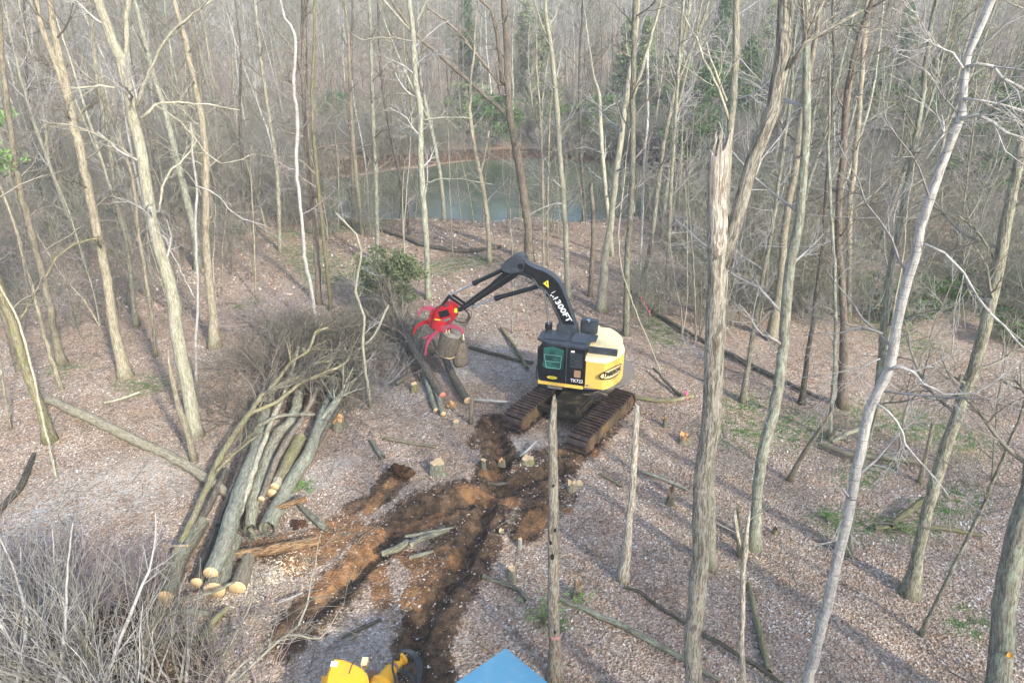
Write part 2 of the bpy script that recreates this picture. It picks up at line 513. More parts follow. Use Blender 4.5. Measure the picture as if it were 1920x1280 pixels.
def water_mat():
    m = N('pond_water')
    g = m.n('ShaderNodeNewGeometry')
    n1 = m.noise(m.mapping(g.outputs['Position'], (1, 1, 1)), 1.6, 3, 0.5)
    n2 = m.noise(g.outputs['Position'], 0.12, 3)
    m.bump(n1, 0.06, 0.05)
    c = m.mix(m.step(n2, 0.35, 0.65), (0.06, 0.075, 0.045, 1), (0.10, 0.115, 0.07, 1))
    return m.fin(c, 0.16, 0, 0.4)


M_WATER = water_mat()

# ---------------------------------------------------------------- ground sheet
def seg_dist(X, Y, A, B):
    d = B - A; L2 = d @ d + 1e-9
    t = np.clip(((X - A[0]) * d[0] + (Y - A[1]) * d[1]) / L2, 0, 1)
    return np.hypot(X - A[0] - t * d[0], Y - A[1] - t * d[1]), t


def trail(X, Y, pts, w, soft=0.35):
    """mask 0..1 around a polyline given as photo pixels on the ground; w = half width in metres (list or number)"""
    P = [G(u, v)[:2] for u, v in pts]
    W = w if isinstance(w, (list, tuple)) else [w] * len(P)
    out = np.zeros_like(X)
    if len(P) == 1:
        d = np.hypot(X - P[0][0], Y - P[0][1])
        return 1 - ss(W[0] * (1 - soft), W[0] * (1 + soft), d)
    for i in range(len(P) - 1):
        d, t = seg_dist(X, Y, P[i], P[i + 1])
        ww = W[i] + (W[i + 1] - W[i]) * t
        out = np.maximum(out, 1 - ss(ww * (1 - soft), ww * (1 + soft), d))
    return out


RUTS = [([(1075, 850), (1045, 880), (1000, 905), (930, 925), (860, 940), (790, 960), (735, 1000), (690, 1050), (640, 1100), (580, 1150), (540, 1200)], [.45, .55, .6, .75, .8, .7, .5, .42, .45, .5, .45]),
        ([(925, 790), (920, 815), (940, 860), (920, 910)], [.45, .5, .55, .6]),
        ([(900, 940), (905, 980), (890, 1030), (860, 1080), (830, 1120), (805, 1170), (790, 1220), (810, 1290), (860, 1400)], [.7, .65, .6, .6, .6, .6, .55, .5, .4]),
        ([(745, 890), (710, 935), (660, 955)], [.45, .35, .25]),
        ([(1030, 935), (1010, 960), (985, 1000)], [.4, .5, .4])]
RUTS = [(p, [q * 1.1 for q in w]) for p, w in RUTS]
SOIL_SHADE_ZONE = [([(0, 1330), (150, 1290), (300, 1260)], [1.6, 1.6, 1.2]), ([(100, 1180), (240, 1170)], [1.0, .9]), ([(520, 690), (600, 700), (560, 770)], [1.2, 1.2, .8]), ([(1060, 850), (960, 900), (900, 950), (850, 1030), (820, 1110), (790, 1200), (780, 1280)], [.7, 1.0, 1.15, .95, .85, .8, .6]),  # brush pile entry paints the shade under the tangle into the soil mask
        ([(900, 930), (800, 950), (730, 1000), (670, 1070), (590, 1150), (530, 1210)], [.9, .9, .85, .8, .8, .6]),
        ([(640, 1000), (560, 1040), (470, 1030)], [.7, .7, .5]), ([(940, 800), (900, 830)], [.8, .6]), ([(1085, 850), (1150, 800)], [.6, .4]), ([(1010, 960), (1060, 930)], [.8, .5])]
GROOVE = [([(1045, 880), (960, 915), (860, 945), (790, 965), (735, 1005), (690, 1055), (640, 1105), (585, 1150)], .26),
          ([(930, 800), (945, 870), (915, 930), (900, 985), (880, 1030), (850, 1080), (820, 1120), (790, 1170), (775, 1220)], .24)]
CLAY = [([(640, 990), (600, 1020), (560, 1060)], [.7, .8, .5]), ([(840, 960), (780, 985)], [.4, .4]), ([(700, 1000), (660, 1060)], [.35, .35]), ([(985, 1000), (1020, 960)], [.3, .4]), ([(835, 1045), (810, 1060)], [.45, .35]),
        ([(700, 1040), (720, 1130)], [.25, .3]), ([(790, 1090), (770, 1130)], [.3, .35]), ([(480, 1015), (600, 1010)], [.3, .4]), ([(905, 890), (960, 880)], [.2, .2]), ([(1060, 845), (1110, 850)], [.3, .3]), ([(1065, 960)], [.2]), ([(760, 1040), (800, 1075)], [.3, .35]), ([(870, 920), (960, 940)], [.3, .35]), ([(630, 1080), (600, 1110)], [.3, .3]), ([(735, 905), (690, 960)], [.2, .2])]
PALE = [([(690, 1190), (650, 1230), (620, 1290)], [.6, .9, .8]), ([(520, 1075), (560, 1060), (440, 1110)], [.45, .4, .5]), ([(700, 730), (780, 740), (860, 700)], [1.0, .8, .7]), ([(960, 700), (940, 640), (880, 690)], [1.0, 1.0, .8]),
        ([(730, 1030), (760, 1010)], [.5, .4]), ([(560, 920), (600, 890), (640, 870)], [.5, .6, .5]), ([(970, 840), (1000, 830)], [.5, .5]), ([(280, 900), (100, 950)], [1.4, 1.6])]
MOSS = [([(575, 915)], [.35]), ([(465, 568), (450, 575)], [.8, .5]), ([(435, 430), (400, 435)], [1.6, 1.3]), ([(1380, 810), (1500, 800)], [1.2, 1.4]), ([(1640, 780), (1700, 790), (1790, 820)], [1.3, 1.6, 1.2]), ([(1560, 975), (1650, 985)], [.7, .7]),
        ([(1700, 990), (1800, 930)], [.7, .8]), ([(1750, 560), (1850, 500)], [2.5, 3.0]), ([(1300, 470), (1500, 520)], [1.5, 2.0]), ([(1250, 640), (1200, 560)], [.8, 1.0]), ([(1650, 860), (1600, 900)], [.7, .6]), ([(1700, 640), (1650, 600)], [1.5, 1.2]), ([(540, 440), (700, 420)], [1.2, 1.5]), ([(1130, 575)], [.6]), ([(1820, 1170)], [.6]), ([(900, 490), (700, 520)], [1.2, 1.5]), ([(240, 715)], [.6]), ([(280, 720)], [.9]), ([(120, 690)], [.7]), ([(1040, 1165)], [.4]), ([(1400, 760)], [1.0]), ([(620, 520), (560, 470)], [1.6, 1.6])]


def axis(parts):
    out = []
    for a, b, st in parts:
        out.append(np.arange(a, b, st))
    return np.unique(np.round(np.concatenate(out), 4))


gx = axis([(-700, -200, 25), (-200, -60, 5), (-60, -20, 0.8), (-20, -13, .3), (-13, 12, 0.085), (12, 20, .3), (20, 60, 0.8), (60, 200, 5), (200, 701, 25)])
gy = axis([(-120, 4, 6), (4, 9, .5), (9, 28, 0.085), (28, 42, .3), (42, 100, 0.8), (100, 260, 4), (260, 900, 20)])
GX, GY = np.meshgrid(gx, gy)
X, Y = GX.ravel(), GY.ravel()
near = (np.abs(X) < 40) & (Y > 4) & (Y < 70)
soil = np.zeros_like(X); groove = np.zeros_like(X); clay = np.zeros_like(X); pale = np.zeros_like(X); moss = np.zeros_like(X)
xn, yn = X[near], Y[near]
for p, w in RUTS: soil[near] = np.maximum(soil[near], trail(xn, yn, p, [q * 1.15 for q in w], .6))
pd_ = pond_d(X, Y)
soil = np.maximum(soil, 1.0 * ss(.9, 1.02, pd_) * (1 - ss(1.15, 1.35, pd_)) * (Y > 60))
for p, w in SOIL_SHADE_ZONE: soil[near] = np.maximum(soil[near], 0.68 * trail(xn, yn, p, [q * 1.1 for q in w], .6))
for p, w in GROOVE: groove[near] = np.maximum(groove[near], trail(xn, yn, p, w, 0.6))
for p, w in CLAY: clay[near] = np.maximum(clay[near], trail(xn, yn, p, w, 0.5))
for p, w in PALE: pale[near] = np.maximum(pale[near], trail(xn, yn, p, w, 0.6))
for p, w in MOSS: moss[near] = np.maximum(moss[near], trail(xn, yn, p, w, 0.7))
rng0 = np.random.default_rng(5)


def lattice(seed, shape=(64, 64)):
    return np.random.default_rng(seed).random(shape)


_LT = [lattice(i) for i in range(4)]


def vnoise(x, y, k=0):
    xi = np.floor(x).astype(int); yi = np.floor(y).astype(int)
    fx = x - xi; fy = y - yi; fx = fx * fx * (3 - 2 * fx); fy = fy * fy * (3 - 2 * fy)
    L = _LT[k]; n = 64
    a = L[xi % n, yi % n]; b = L[(xi + 1) % n, yi % n]; c = L[xi % n, (yi + 1) % n]; d = L[(xi + 1) % n, (yi + 1) % n]
    return a + (b - a) * fx + (c - a) * fy + (a - b - c + d) * fx * fy


def fbm(x, y, s):
    return (vnoise(x / s, y / s, 0) + 0.5 * vnoise(x / s * 2.1, y / s * 2.1, 1) + 0.25 * vnoise(x / s * 4.3, y / s * 4.3, 2)) / 1.75


def ground_z(x, y, soil_, groove_):
    z = base_h(x, y)
    z = z + (fbm(x, y, 0.6) - 0.5) * 0.07
    z = z - groove_ * 0.24 + soil_ * (fbm(x, y, 0.33) - 0.42) * 0.30 + soil_ * (1 - groove_) * 0.05
    # lugs of the tracks pressed into the ruts
    return z


Z = ground_z(X, Y, soil, groove)
gm = MB()
gm.verts(np.stack([X, Y, Z], 1))
nx_, ny_ = len(gx), len(gy)
ii, jj = np.meshgrid(np.arange(nx_ - 1), np.arange(ny_ - 1))
b0 = (jj * nx_ + ii).ravel()
gm.quads(np.stack([b0, b0 + 1, b0 + nx_ + 1, b0 + nx_], 1))
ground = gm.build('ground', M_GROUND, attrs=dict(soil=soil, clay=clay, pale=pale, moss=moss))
tag(ground, 'brown leaf strewn forest floor with churned dark soil ruts', 'ground', kind='structure')

wm = MB()
th = np.linspace(0, 2 * pi, 72, endpoint=False)
wm.face(np.stack([PX0 + PRX * 1.25 * np.cos(th), PY0 + PRY * 1.25 * np.sin(th), np.full(72, WATER_Z)], 1))
tag(wm.build('pond', M_WATER), 'still green pond seen between the trees', 'pond', kind='structure')

# ---------------------------------------------------------------- trees
def limb(p, d, L, n, wob, up, rng):
    pts = [np.array(p, float)]
    d = nrm(np.array(d, float))
    for i in range(n):
        d = nrm(d + rng.normal(size=3) * wob + np.array([0, 0, up]))
        pts.append(pts[-1] + d * (L / n))
    return np.array(pts)


def side_dir(axis_, ang, rng):
    a = nrm(axis_)
    r = rng.normal(size=3); r -= a * (r @ a); r = nrm(r)
    return a * cos(ang) + r * sin(ang)


def grow(mb, p, d, L, r, lvl, rng, nch=(0, 5, 6), rmin=0.004, wob=0.16, up=0.05, ang=(0.5, 1.05), seg=0.35, spread=0.55):
    n = max(2, min(9, int(L / seg)))
    pts = limb(p, d, L, n, wob, up, rng)
    rad = np.maximum(np.linspace(r, r * 0.3, n + 1), rmin * 0.7)
    mb.tube(pts, rad, 5 if r > 0.025 else 3, cap=False)
    if lvl <= 0: return
    k = nch[lvl] if lvl < len(nch) else nch[-1]
    k = max(1, int(round(k * (0.7 + 0.6 * rng.random()))))
    for i in range(k):
        t = 0.18 + 0.82 * (i + rng.random()) / k
        t = min(t, 0.999)
        x = t * n; a = int(x); f = x - a
        q = pts[a] * (1 - f) + pts[min(a + 1, n)] * f
        ax = pts[min(a + 1, n)] - pts[a]
        rr = max(rad[a] * 0.6, rmin)
        grow(mb, q, side_dir(ax, ang[0] + (ang[1] - ang[0]) * rng.random(), rng), L * (spread * (1.1 - 0.6 * t)) * (0.6 + 0.7 * rng.random()), rr, lvl - 1, rng, nch, rmin, wob, up, ang, seg, spread)


def smooth(pts, rad, step=0.5):
    """catmull-rom through pts"""
    pts = np.asarray(pts, float); rad = np.asarray(rad, float)
    if len(pts) < 3:
        n = max(2, int(np.linalg.norm(pts[-1] - pts[0]) / step))
        t = np.linspace(0, 1, n + 1)[:, None]
        return pts[0] + (pts[-1] - pts[0]) * t, np.interp(t[:, 0], [0, 1], rad)
    P = np.vstack([2 * pts[0] - pts[1], pts, 2 * pts[-1] - pts[-2]])
    out = []; ro = []
    for i in range(1, len(P) - 2):
        n = max(1, int(np.linalg.norm(P[i + 1] - P[i]) / step))
        for k in range(n):
            t = k / n
            out.append(0.5 * (2 * P[i] + (P[i + 1] - P[i - 1]) * t + (2 * P[i - 1] - 5 * P[i] + 4 * P[i + 1] - P[i + 2]) * t * t
                              + (3 * P[i] - P[i - 1] - 3 * P[i + 1] + P[i + 2]) * t ** 3))
            ro.append(rad[i - 1] * (1 - t) + rad[i] * t)
    out.append(P[-2]); ro.append(rad[-1])
    return np.array(out), np.array(ro)


def trunk_tube(mb, pts, rad, rng, sides=10, flare=True, cap=True, capm=None, bump=0.035, jag=0.0):
    p, r = smooth(pts, rad, 0.35)
    if flare:
        h = p[:, 2] - p[0][2]
        r = r * (1 + 0.45 * np.exp(-h / 0.22))
        p = p.copy(); p[0][2] -= 0.12
    w = rng.normal(size=p.shape) * 0.012; w[0] = 0
    Q_ = mb.tube(p + w, r, sides, cap, bump=bump, rng=rng, capm=capm)
    if jag: Q_[-1, :, 2] += (rng.random(sides) ** 2) * jag; Q_[-2, :, 2] += rng.random(sides) * jag * .2
    return p, r


def px_pts(seq, base, shift=0.0):
    """[(u,v,w)...] -> points on the upright plane through base, radii"""
    P, R = [], []
    for i, (u, v, w) in enumerate(seq):
        p = base if (i == 0 and shift == 0) else on_wall(u, v, base, shift)
        P.append(p); R.append(0.44 * w / FPX * ((p - CAMP) @ FW))
    return np.array(P), np.array(R)


def traced_tree(tr, label, bk='grey', tw='twig', forks=(), branches=(), n_side=15, top=20.0, group=None, seed=0, snag=False,
                name='bare_tree', cat='tree', lo=0.25, blen=2.2, sides=10, lvl=2, nch=(0, 5, 7), extra=None, depth_slope=0.0):
    rng = np.random.default_rng(seed + 17)
    u0, v0, w0 = tr[0]
    base = G(u0, v0)
    P, R = px_pts(tr, base)
    t = thing(name, base, label, cat, group)
    mb = MB()
    if not snag and P[-1][2] < top:
        # carry on above the frame
        d = nrm(P[-1] - P[-2]); d = nrm(d * 0.6 + np.array([0, 0, 0.5])); h = top - P[-1][2]
        k = 5
        r0 = R[-1]
        for i in range(1, k + 1):
            d = nrm(d + rng.normal(size=3) * 0.07 + np.array([0, 0, .05]))
            P = np.vstack([P, P[-1] + d * h / k]); R = np.append(R, max(0.015, r0 * (1 - 0.85 * i / k)))
    P[1:, :] += np.array([nrm(np.array([base[0], base[1], 0]))[0], nrm(np.array([base[0], base[1], 0]))[1], 0]) * 0.0
    p, r = trunk_tube(mb, P, R, rng, sides, capm=(0, 0) if not snag else (0, 1), jag=(R[-1] * 5 if snag else 0))
    tw_mb = MB()
    rminw = max(0.0045, np.linalg.norm(base[:2]) * 0.00013)
    for fk in forks:
        FP, FR = px_pts(fk, base, 0.02)
        dd = nrm(FP[-1] - FP[-2])
        if FP[-1][2] > CAM_H - 2.5:
            for i in range(1, 4):
                dd = nrm(dd + np.array([0, 0, .12]) + rng.normal(size=3) * 0.06)
                FP = np.vstack([FP, FP[-1] + dd * 1.6]); FR = np.append(FR, FR[-1] * 0.7)
        fp, fr = trunk_tube(mb, FP, FR, rng, 8, flare=False)
        for i in range(4):
            k = rng.integers(len(fp) // 3, len(fp) - 1)
            grow(tw_mb, fp[k], side_dir(fp[k] - fp[k - 1], 0.9, rng), 1.6, max(fr[k] * 0.4, 0.012), lvl, rng, nch, rminw)
    for i in range(0 if snag else n_side):
        z = p[0][2] + (p[-1][2] - p[0][2]) * (lo + (1 - lo) * (i + rng.random()) / n_side)
        k = int(np.argmin(np.abs(p[:, 2] - z))); k = min(max(k, 1), len(p) - 1)
        ax = p[k] - p[k - 1]
        L = blen * (0.5 + 0.9 * rng.random())
        grow(tw_mb, p[k], side_dir(ax, 0.75 + 0.5 * rng.random(), rng), L, min(max(r[k] * 0.33, 0.012), 0.05), lvl, rng, nch, rminw, up=0.06, seg=0.3)
    tb = mb.build('trunk', [BK[bk], M_CUT if not snag else BK['snag']], t, origin=base)
    if tw_mb.n:
        tw_mb.build('crown', BK[tw], t, origin=base)
    for br in branches:
        bm_ = MB()
        BP, BR = px_pts(br, base, -0.05)
        # let the branch swing out of the picture plane
        n2 = nrm(np.array([base[0], base[1], 0])); sgn = rng.choice([-1, 1])
        s_ = np.linspace(0, 1, len(BP))[:, None]
        BP = BP + n2 * 0.0 * s_ * sgn
        bp, brr = smooth(BP, BR, 0.2)
        bp = bp + np.vstack([np.zeros(3), rng.normal(size=(len(bp) - 1, 3)) * 0.018])
        bm_.tube(bp, brr, 6, True, bump=0.05, rng=rng)
        for i in range(7):
            k = rng.integers(max(1, len(bp) // 4), len(bp))
            grow(bm_, bp[k], side_dir(bp[k] - bp[k - 1], 0.7, rng), 0.9 * (0.5 + rng.random()), max(brr[k] * 0.5, rminw), 1, rng, (0, 5), rminw)
        bm_.build('branch', BK[bk], t, origin=base)
    if extra: extra(t, base, p, r)
    return t


T = traced_tree
# --- left side
T([(366, 816, 30), (356, 749, 28), (333, 632, 27), (319, 531, 26), (289, 430, 24), (265, 285, 23), (248, 215, 24), (232, 134, 22), (191, 20, 20)],
  'tall pale trunk forking high up, beside the leaning broken snag at left', 'pale', 'twigpale',
  forks=[[(244, 205, 12), (238, 134, 12), (237, 60, 11), (241, 0, 10)]],
  branches=[[(255, 200, 9), (292, 111, 7), (332, 50, 6), (396, 3, 4)], [(265, 222, 8), (292, 198, 6), (322, 193, 5), (386, 195, 4), (450, 208, 3)],
            [(215, 165, 5), (188, 160, 4), (134, 165, 2.5)], [(252, 300, 4), (215, 270, 4), (150, 240, 3.5), (75, 226, 2)], [(298, 398, 5), (312, 330, 5), (345, 297, 4), (372, 262, 2.5)],
            [(292, 198, 4), (340, 230, 4), (390, 290, 3), (430, 306, 2.5), (480, 288, 2)]], seed=1, top=22, n_side=12)
T([(364, 862, 15), (350, 805, 15), (336, 766, 13), (322, 705, 10), (317, 662, 6)], 'leaning splintered snag touching the tall pale forked trunk', 'tan', snag=True, name='broken_snag', cat='dead tree', seed=2, sides=8)
T([(236, 706, 28), (215, 618, 19), (201, 524, 19), (181, 427, 18), (155, 302, 18), (134, 218, 18), (124, 161, 17), (104, 74, 14), (97, 20, 13)],
  'straight tan trunk with a flared foot and a dark second stem high up', 'tan', 'twig', forks=[[(128, 188, 11), (101, 114, 12), (78, 50, 12), (68, 0, 12)]],
  branches=[[(140, 232, 5), (148, 215, 4), (170, 195, 3)]], seed=3, top=22)
T([(94, 826, 26), (77, 766, 19), (50, 699, 18), (27, 618, 18), (0, 541, 18), (-60, 350, 16), (-110, 180, 14)], 'yellow-green moss covered trunk leaning out at the left edge', 'mossy', 'twig',
  branches=[[(34, 605, 5), (74, 537, 5), (124, 467, 4), (195, 442, 2.5)]], seed=4, top=20)
T([(105, 895, 5), (97, 860, 5), (60, 692, 5), (34, 605, 5), (0, 535, 4), (-40, 430, 4)], 'thin bare sapling growing in front of the moss covered trunk', 'pale', 'twig', name='sapling', cat='sapling', top=8, n_side=4, blen=1.2, seed=5, sides=6)
T([(116, 680, 20), (104, 632, 15), (84, 531, 14), (57, 430, 14), (34, 336, 13), (20, 250, 12), (5, 120, 11), (-5, 0, 10)], 'slim tan trunk rising behind the left moss covered tree', 'tan', 'twig', seed=6)
T([(116, 731, 9), (101, 685, 9), (84, 632, 8), (69, 571, 7), (50, 504, 6), (30, 430, 6), (5, 360, 5), (-20, 300, 5)], 'pinkish thin leaning trunk between the mossy tree and slim tan trunk', 'tan', 'twigpink', seed=7, top=12, sides=7)
T([(255, 610, 13), (250, 564, 9), (242, 490, 9), (232, 430, 9), (222, 396, 9), (201, 255, 9), (181, 141, 8), (170, 20, 7)], 'slender grey trunk right behind the flared tan trunk at left', 'grey', 'twig', seed=8)
T([(292, 668, 9), (289, 632, 7), (275, 531, 7), (260, 437, 7), (249, 336, 7), (235, 292, 6), (218, 235, 5)], 'very thin tan trunk just left of the tall pale forked trunk', 'tan', 'twig', seed=9, top=13, sides=7)
T([(368, 715, 7), (368, 632, 6), (371, 548, 6), (366, 430, 6), (369, 349, 5), (361, 286, 5), (359, 235, 4)], 'thin chalky white sapling with a snapped top right of the tall pale trunk', 'birch', 'twigpale', snag=True, name='sapling', cat='sapling', seed=10, sides=7,
  branches=[[(369, 349, 4), (405, 365, 3), (447, 405, 2.5), (500, 425, 2)], [(366, 560, 3), (335, 500, 2.5), (305, 440, 2)]])
T([(402, 650, 26), (400, 598, 19), (391, 514, 17), (386, 430, 15), (386, 302, 14), (376, 215, 13), (353, 101, 11), (336, 34, 10)], 'ochre brown trunk with a mossy foot right of the chalky sapling', 'tan', 'twig', seed=11)
T([(372, 505, 16), (363, 427, 15), (349, 370, 15), (329, 289, 14), (309, 208, 12), (286, 134, 11), (262, 40, 9)], 'grey trunk in the second row behind the chalky sapling', 'lichen', 'twig', seed=12)
T([(95, 470, 6), (70, 330, 6), (50, 150, 5), (45, 0, 5)], 'dark thin trunk far back at the left edge of the woods', 'dark', 'twigdark', seed=13, n_side=12)
T([(593, 617, 9), (585, 548, 8), (571, 480, 8), (568, 430, 7), (556, 319, 8), (558, 228, 8), (551, 161, 7), (554, 67, 6), (534, 34, 5), (524, 0, 4)], 'pinkish white crooked thin trunk rising from the brush pile', 'birch', 'twigpink', seed=14)
T([(598, 570, 13), (591, 430, 13), (578, 302, 14), (571, 168, 14), (570, 0, 13)], 'dark brown straight trunk directly behind the crooked pinkish one', 'brown', 'twigdark', seed=15)
T([(621, 580, 9), (605, 430, 8), (592, 300, 8), (585, 190, 7), (590, 60, 6)], 'thin mossy grey trunk right of the dark brown straight one', 'mossy', 'twig', seed=16, sides=7)
# --- middle
T([(708, 492, 9), (707, 430, 9), (705, 336, 9), (700, 235, 9), (697, 141, 8), (695, 50, 7)], 'slim grey green trunk standing in front of the left pond shore', 'lichen', 'twig', seed=17)
T([(803, 560, 13), (801, 500, 11), (798, 430, 13), (789, 302, 13), (788, 215, 12), (778, 141, 12), (774, 60, 11)], 'pale lichened trunk with arching side limbs rising before the pond', 'lichen', 'twigpale',
  forks=[[(775, 60, 6), (785, 35, 6), (798, 7, 5)], [(774, 62, 6), (757, 45, 5), (731, 15, 5)]],
  branches=[[(775, 77, 4), (716, 71, 4), (684, 75, 3), (657, 63, 2)], [(784, 183, 4), (745, 175, 3.5), (705, 184, 2.5)], [(790, 225, 4), (850, 220, 3.5), (885, 222, 2.5)], [(795, 345, 4), (840, 335, 3), (925, 346, 2)]], seed=18, top=21)
T([(992, 490, 22), (991, 430, 18), (983, 370, 18), (969, 286, 17), (954, 202, 15), (951, 101, 13), (944, 0, 12)], 'reddish brown trunk with long left limbs behind the boom elbow', 'brown', 'twig',
  forks=[[(946, 212, 9), (882, 155, 9), (828, 107, 8), (781, 67, 7), (737, 7, 5)], [(942, 161, 9), (932, 67, 8), (919, 17, 7), (902, 0, 6)]],
  branches=[[(939, 160, 7), (889, 97, 6), (842, 44, 5), (800, 15, 3)]], seed=19, top=22)
T([(1066, 560, 15), (1063, 500, 12), (1060, 430, 11), (1050, 286, 11), (1043, 188, 11), (1033, 87, 9), (1023, 20, 8)], 'pale slightly wavy trunk right of the boom elbow', 'pale', 'twigpale', forks=[[(1033, 80, 4), (1015, 45, 4), (1002, 0, 4)]], seed=20)
T([(918, 490, 11), (915, 430, 9), (909, 370, 9), (895, 302, 9), (882, 222, 8), (882, 168, 6)], 'thin tan trunk forked low in front of the right part of the pond', 'tan', 'twigpale', forks=[[(900, 330, 4), (910, 290, 4), (917, 245, 3)]], seed=21, top=15)
T([(1148, 480, 9), (1144, 430, 8), (1137, 370, 8), (1127, 255, 9), (1124, 181, 7), (1112, 140, 5)], 'slim pale trunk left of the leaning pale trunk beyond the machine', 'pale', 'twigpale', seed=22, top=15)
T([(1127, 581, 22), (1137, 460, 15), (1144, 430, 14), (1154, 336, 13), (1167, 235, 13), (1181, 134, 10), (1193, 60, 8)], 'right leaning pale trunk with a mossy foot behind the yellow hood', 'pale', 'twigpale', forks=[[(1185, 190, 7), (1208, 114, 7), (1224, 60, 6), (1240, 0, 5)]], seed=23)
T([(1174, 628, 15), (1177, 460, 12), (1181, 430, 12), (1186, 302, 12), (1187, 168, 12), (1191, 0, 11)], 'straight dark grey trunk rising close behind the machine', 'grey', 'twigdark', seed=24, top=21)
T([(1200, 520, 5), (1208, 302, 6), (1214, 235, 6), (1214, 101, 6)], 'bluish white dead stem with a snapped top among dark evergreens', 'birch', snag=True, name='broken_snag', cat='dead tree', seed=25, sides=7)
T([(1205, 530, 13), (1214, 490, 10), (1224, 430, 10), (1231, 370, 10), (1245, 269, 9), (1265, 168, 8), (1285, 60, 7)], 'grey trunk leaning right in the middle distance beside the white dead stem', 'grey', 'twig', forks=[[(1258, 200, 6), (1280, 130, 6), (1310, 60, 5)]], seed=26)
T([(1250, 545, 9), (1255, 430, 8), (1262, 290, 8), (1272, 134, 7), (1280, 20, 6)], 'thin grey trunk just left of the big broken snag', 'grey', 'twigpale', seed=27)
T([(1106, 555, 10), (1113, 430, 10), (1107, 346, 8)], 'short rotten brown snag standing behind the boom', 'brown', snag=True, name='broken_snag', cat='dead tree', seed=28, sides=7)
T([(1020, 520, 5), (1018, 400, 5), (1015, 260, 5), (1008, 150, 4)], 'thin brown stem between the boom elbow trunk and the wavy pale trunk', 'tan', 'twig', seed=29, top=14, sides=6)
T([(1027, 500, 4), (1027, 380, 4), (1030, 240, 4), (1036, 160, 4)], 'twin thin stem hugging the pale wavy trunk on its left', 'tan', 'twig', seed=30, top=14, sides=6)
T([(695, 762, 8), (686, 700, 6), (680, 647, 6), (683, 592, 6), (666, 546, 6), (678, 468, 5), (667, 439, 4), (630, 400, 3)], 'crooked tan sapling standing right of the brush pile', 'pale', 'twigpale', name='sapling', cat='sapling', top=6.5, n_side=5, blen=1.0, seed=31, sides=7)
T([(663, 425, 8), (660, 300, 8), (655, 200, 7), (660, 60, 6)], 'slim brown trunk near the left end of the pond', 'brown', 'twig', seed=32)
T([(680, 440, 8), (668, 330, 9), (660, 240, 9), (655, 120, 7)], 'orange tinted trunk on the left pond bank', 'tan', 'twig', seed=33)
T([(525, 470, 8), (520, 330, 9), (505, 220, 8), (490, 120, 7), (478, 0, 6)], 'grey trunk standing alone far behind the brush pile', 'grey', 'twig', seed=34)
T([(455, 440, 8), (456, 350, 6), (450, 220, 6), (452, 100, 5)], 'dark small trunk behind the green moss patch', 'dark', 'twigdark', seed=35)
# --- right side
T([(1332, 1062, 24), (1334, 850, 17), (1350, 600, 16), (1360, 400, 16), (1367, 269, 15), (1374, 188, 15), (1381, 67, 15), (1381, 0, 14)], 'pale trunk emerging above the broken snag top', 'pale', 'twigpale',
  branches=[[(1366, 225, 7), (1350, 170, 6), (1322, 110, 5), (1297, 55, 4), (1280, 25, 3)], [(1363, 190, 5), (1345, 150, 5), (1325, 80, 3)]], seed=40, top=21)


def splinter_top(t, base, p, r):
    rng = np.random.default_rng(8)
    mb = MB()
    P_, R_ = px_pts([(1346, 482, 40), (1346, 450, 46), (1345, 400, 43), (1344, 350, 41), (1344, 305, 39)], base, 0.0001)
    q, rr = smooth(P_, R_, .12)
    Q_ = mb.tube(q, rr, 22, True, bump=.06, rng=rng)
    j = rng.random(22)
    j = np.where(np.arange(22) % 5 == 0, 1.0, j * .5)
    Q_[-1, :, 2] += j * .42; Q_[-2, :, 2] += j * .25; Q_[-3, :, 2] += j * .1
    for k in range(7):
        a = rng.random() * 6.28; b = q[-1] + [cos(a) * rr[-1] * .7, sin(a) * rr[-1] * .7, -.1]
        mb.tube([b, b + [rng.normal() * .03, rng.normal() * .03, .25 + .35 * rng.random()]], [.045, .008], 4, True)
    mb.build('broken_top', BK['splint'], t, origin=base)


T([(1290, 1420, 44), (1300, 1280, 36), (1300, 1186, 36), (1314, 1050, 37), (1317, 917, 38), (1330, 800, 40), (1340, 665, 41), (1344, 531, 42), (1346, 464, 42), (1346, 440, 36)],
  'big furrowed trunk with a splintered broken top and a heavy right fork', 'rough', 'twig', snag=True, seed=41, sides=16, extra=splinter_top,
  forks=[[(1352, 500, 34), (1372, 440, 30), (1392, 370, 31), (1414, 302, 31), (1451, 202, 33), (1468, 101, 34), (1471, 0, 34), (1474, -120, 30)]],
  branches=[[(1478, 128, 10), (1512, 84, 9), (1565, 50, 7), (1622, 17, 5)], [(1505, 88, 8), (1522, 48, 7), (1548, 0, 6)]])
T([(1412, 1022, 34), (1418, 951, 22), (1428, 860, 23), (1455, 749, 23), (1468, 648, 22), (1478, 531, 22), (1495, 430, 20), (1508, 302, 18), (1512, 202, 17), (1512, 101, 16), (1512, 0, 15)],
  'lichen spotted grey green trunk curving up right of the big forked trunk', 'lichen', 'twigpale', forks=[[(1510, 75, 10), (1505, 40, 8), (1500, 0, 8)]], seed=42, top=21, n_side=12)
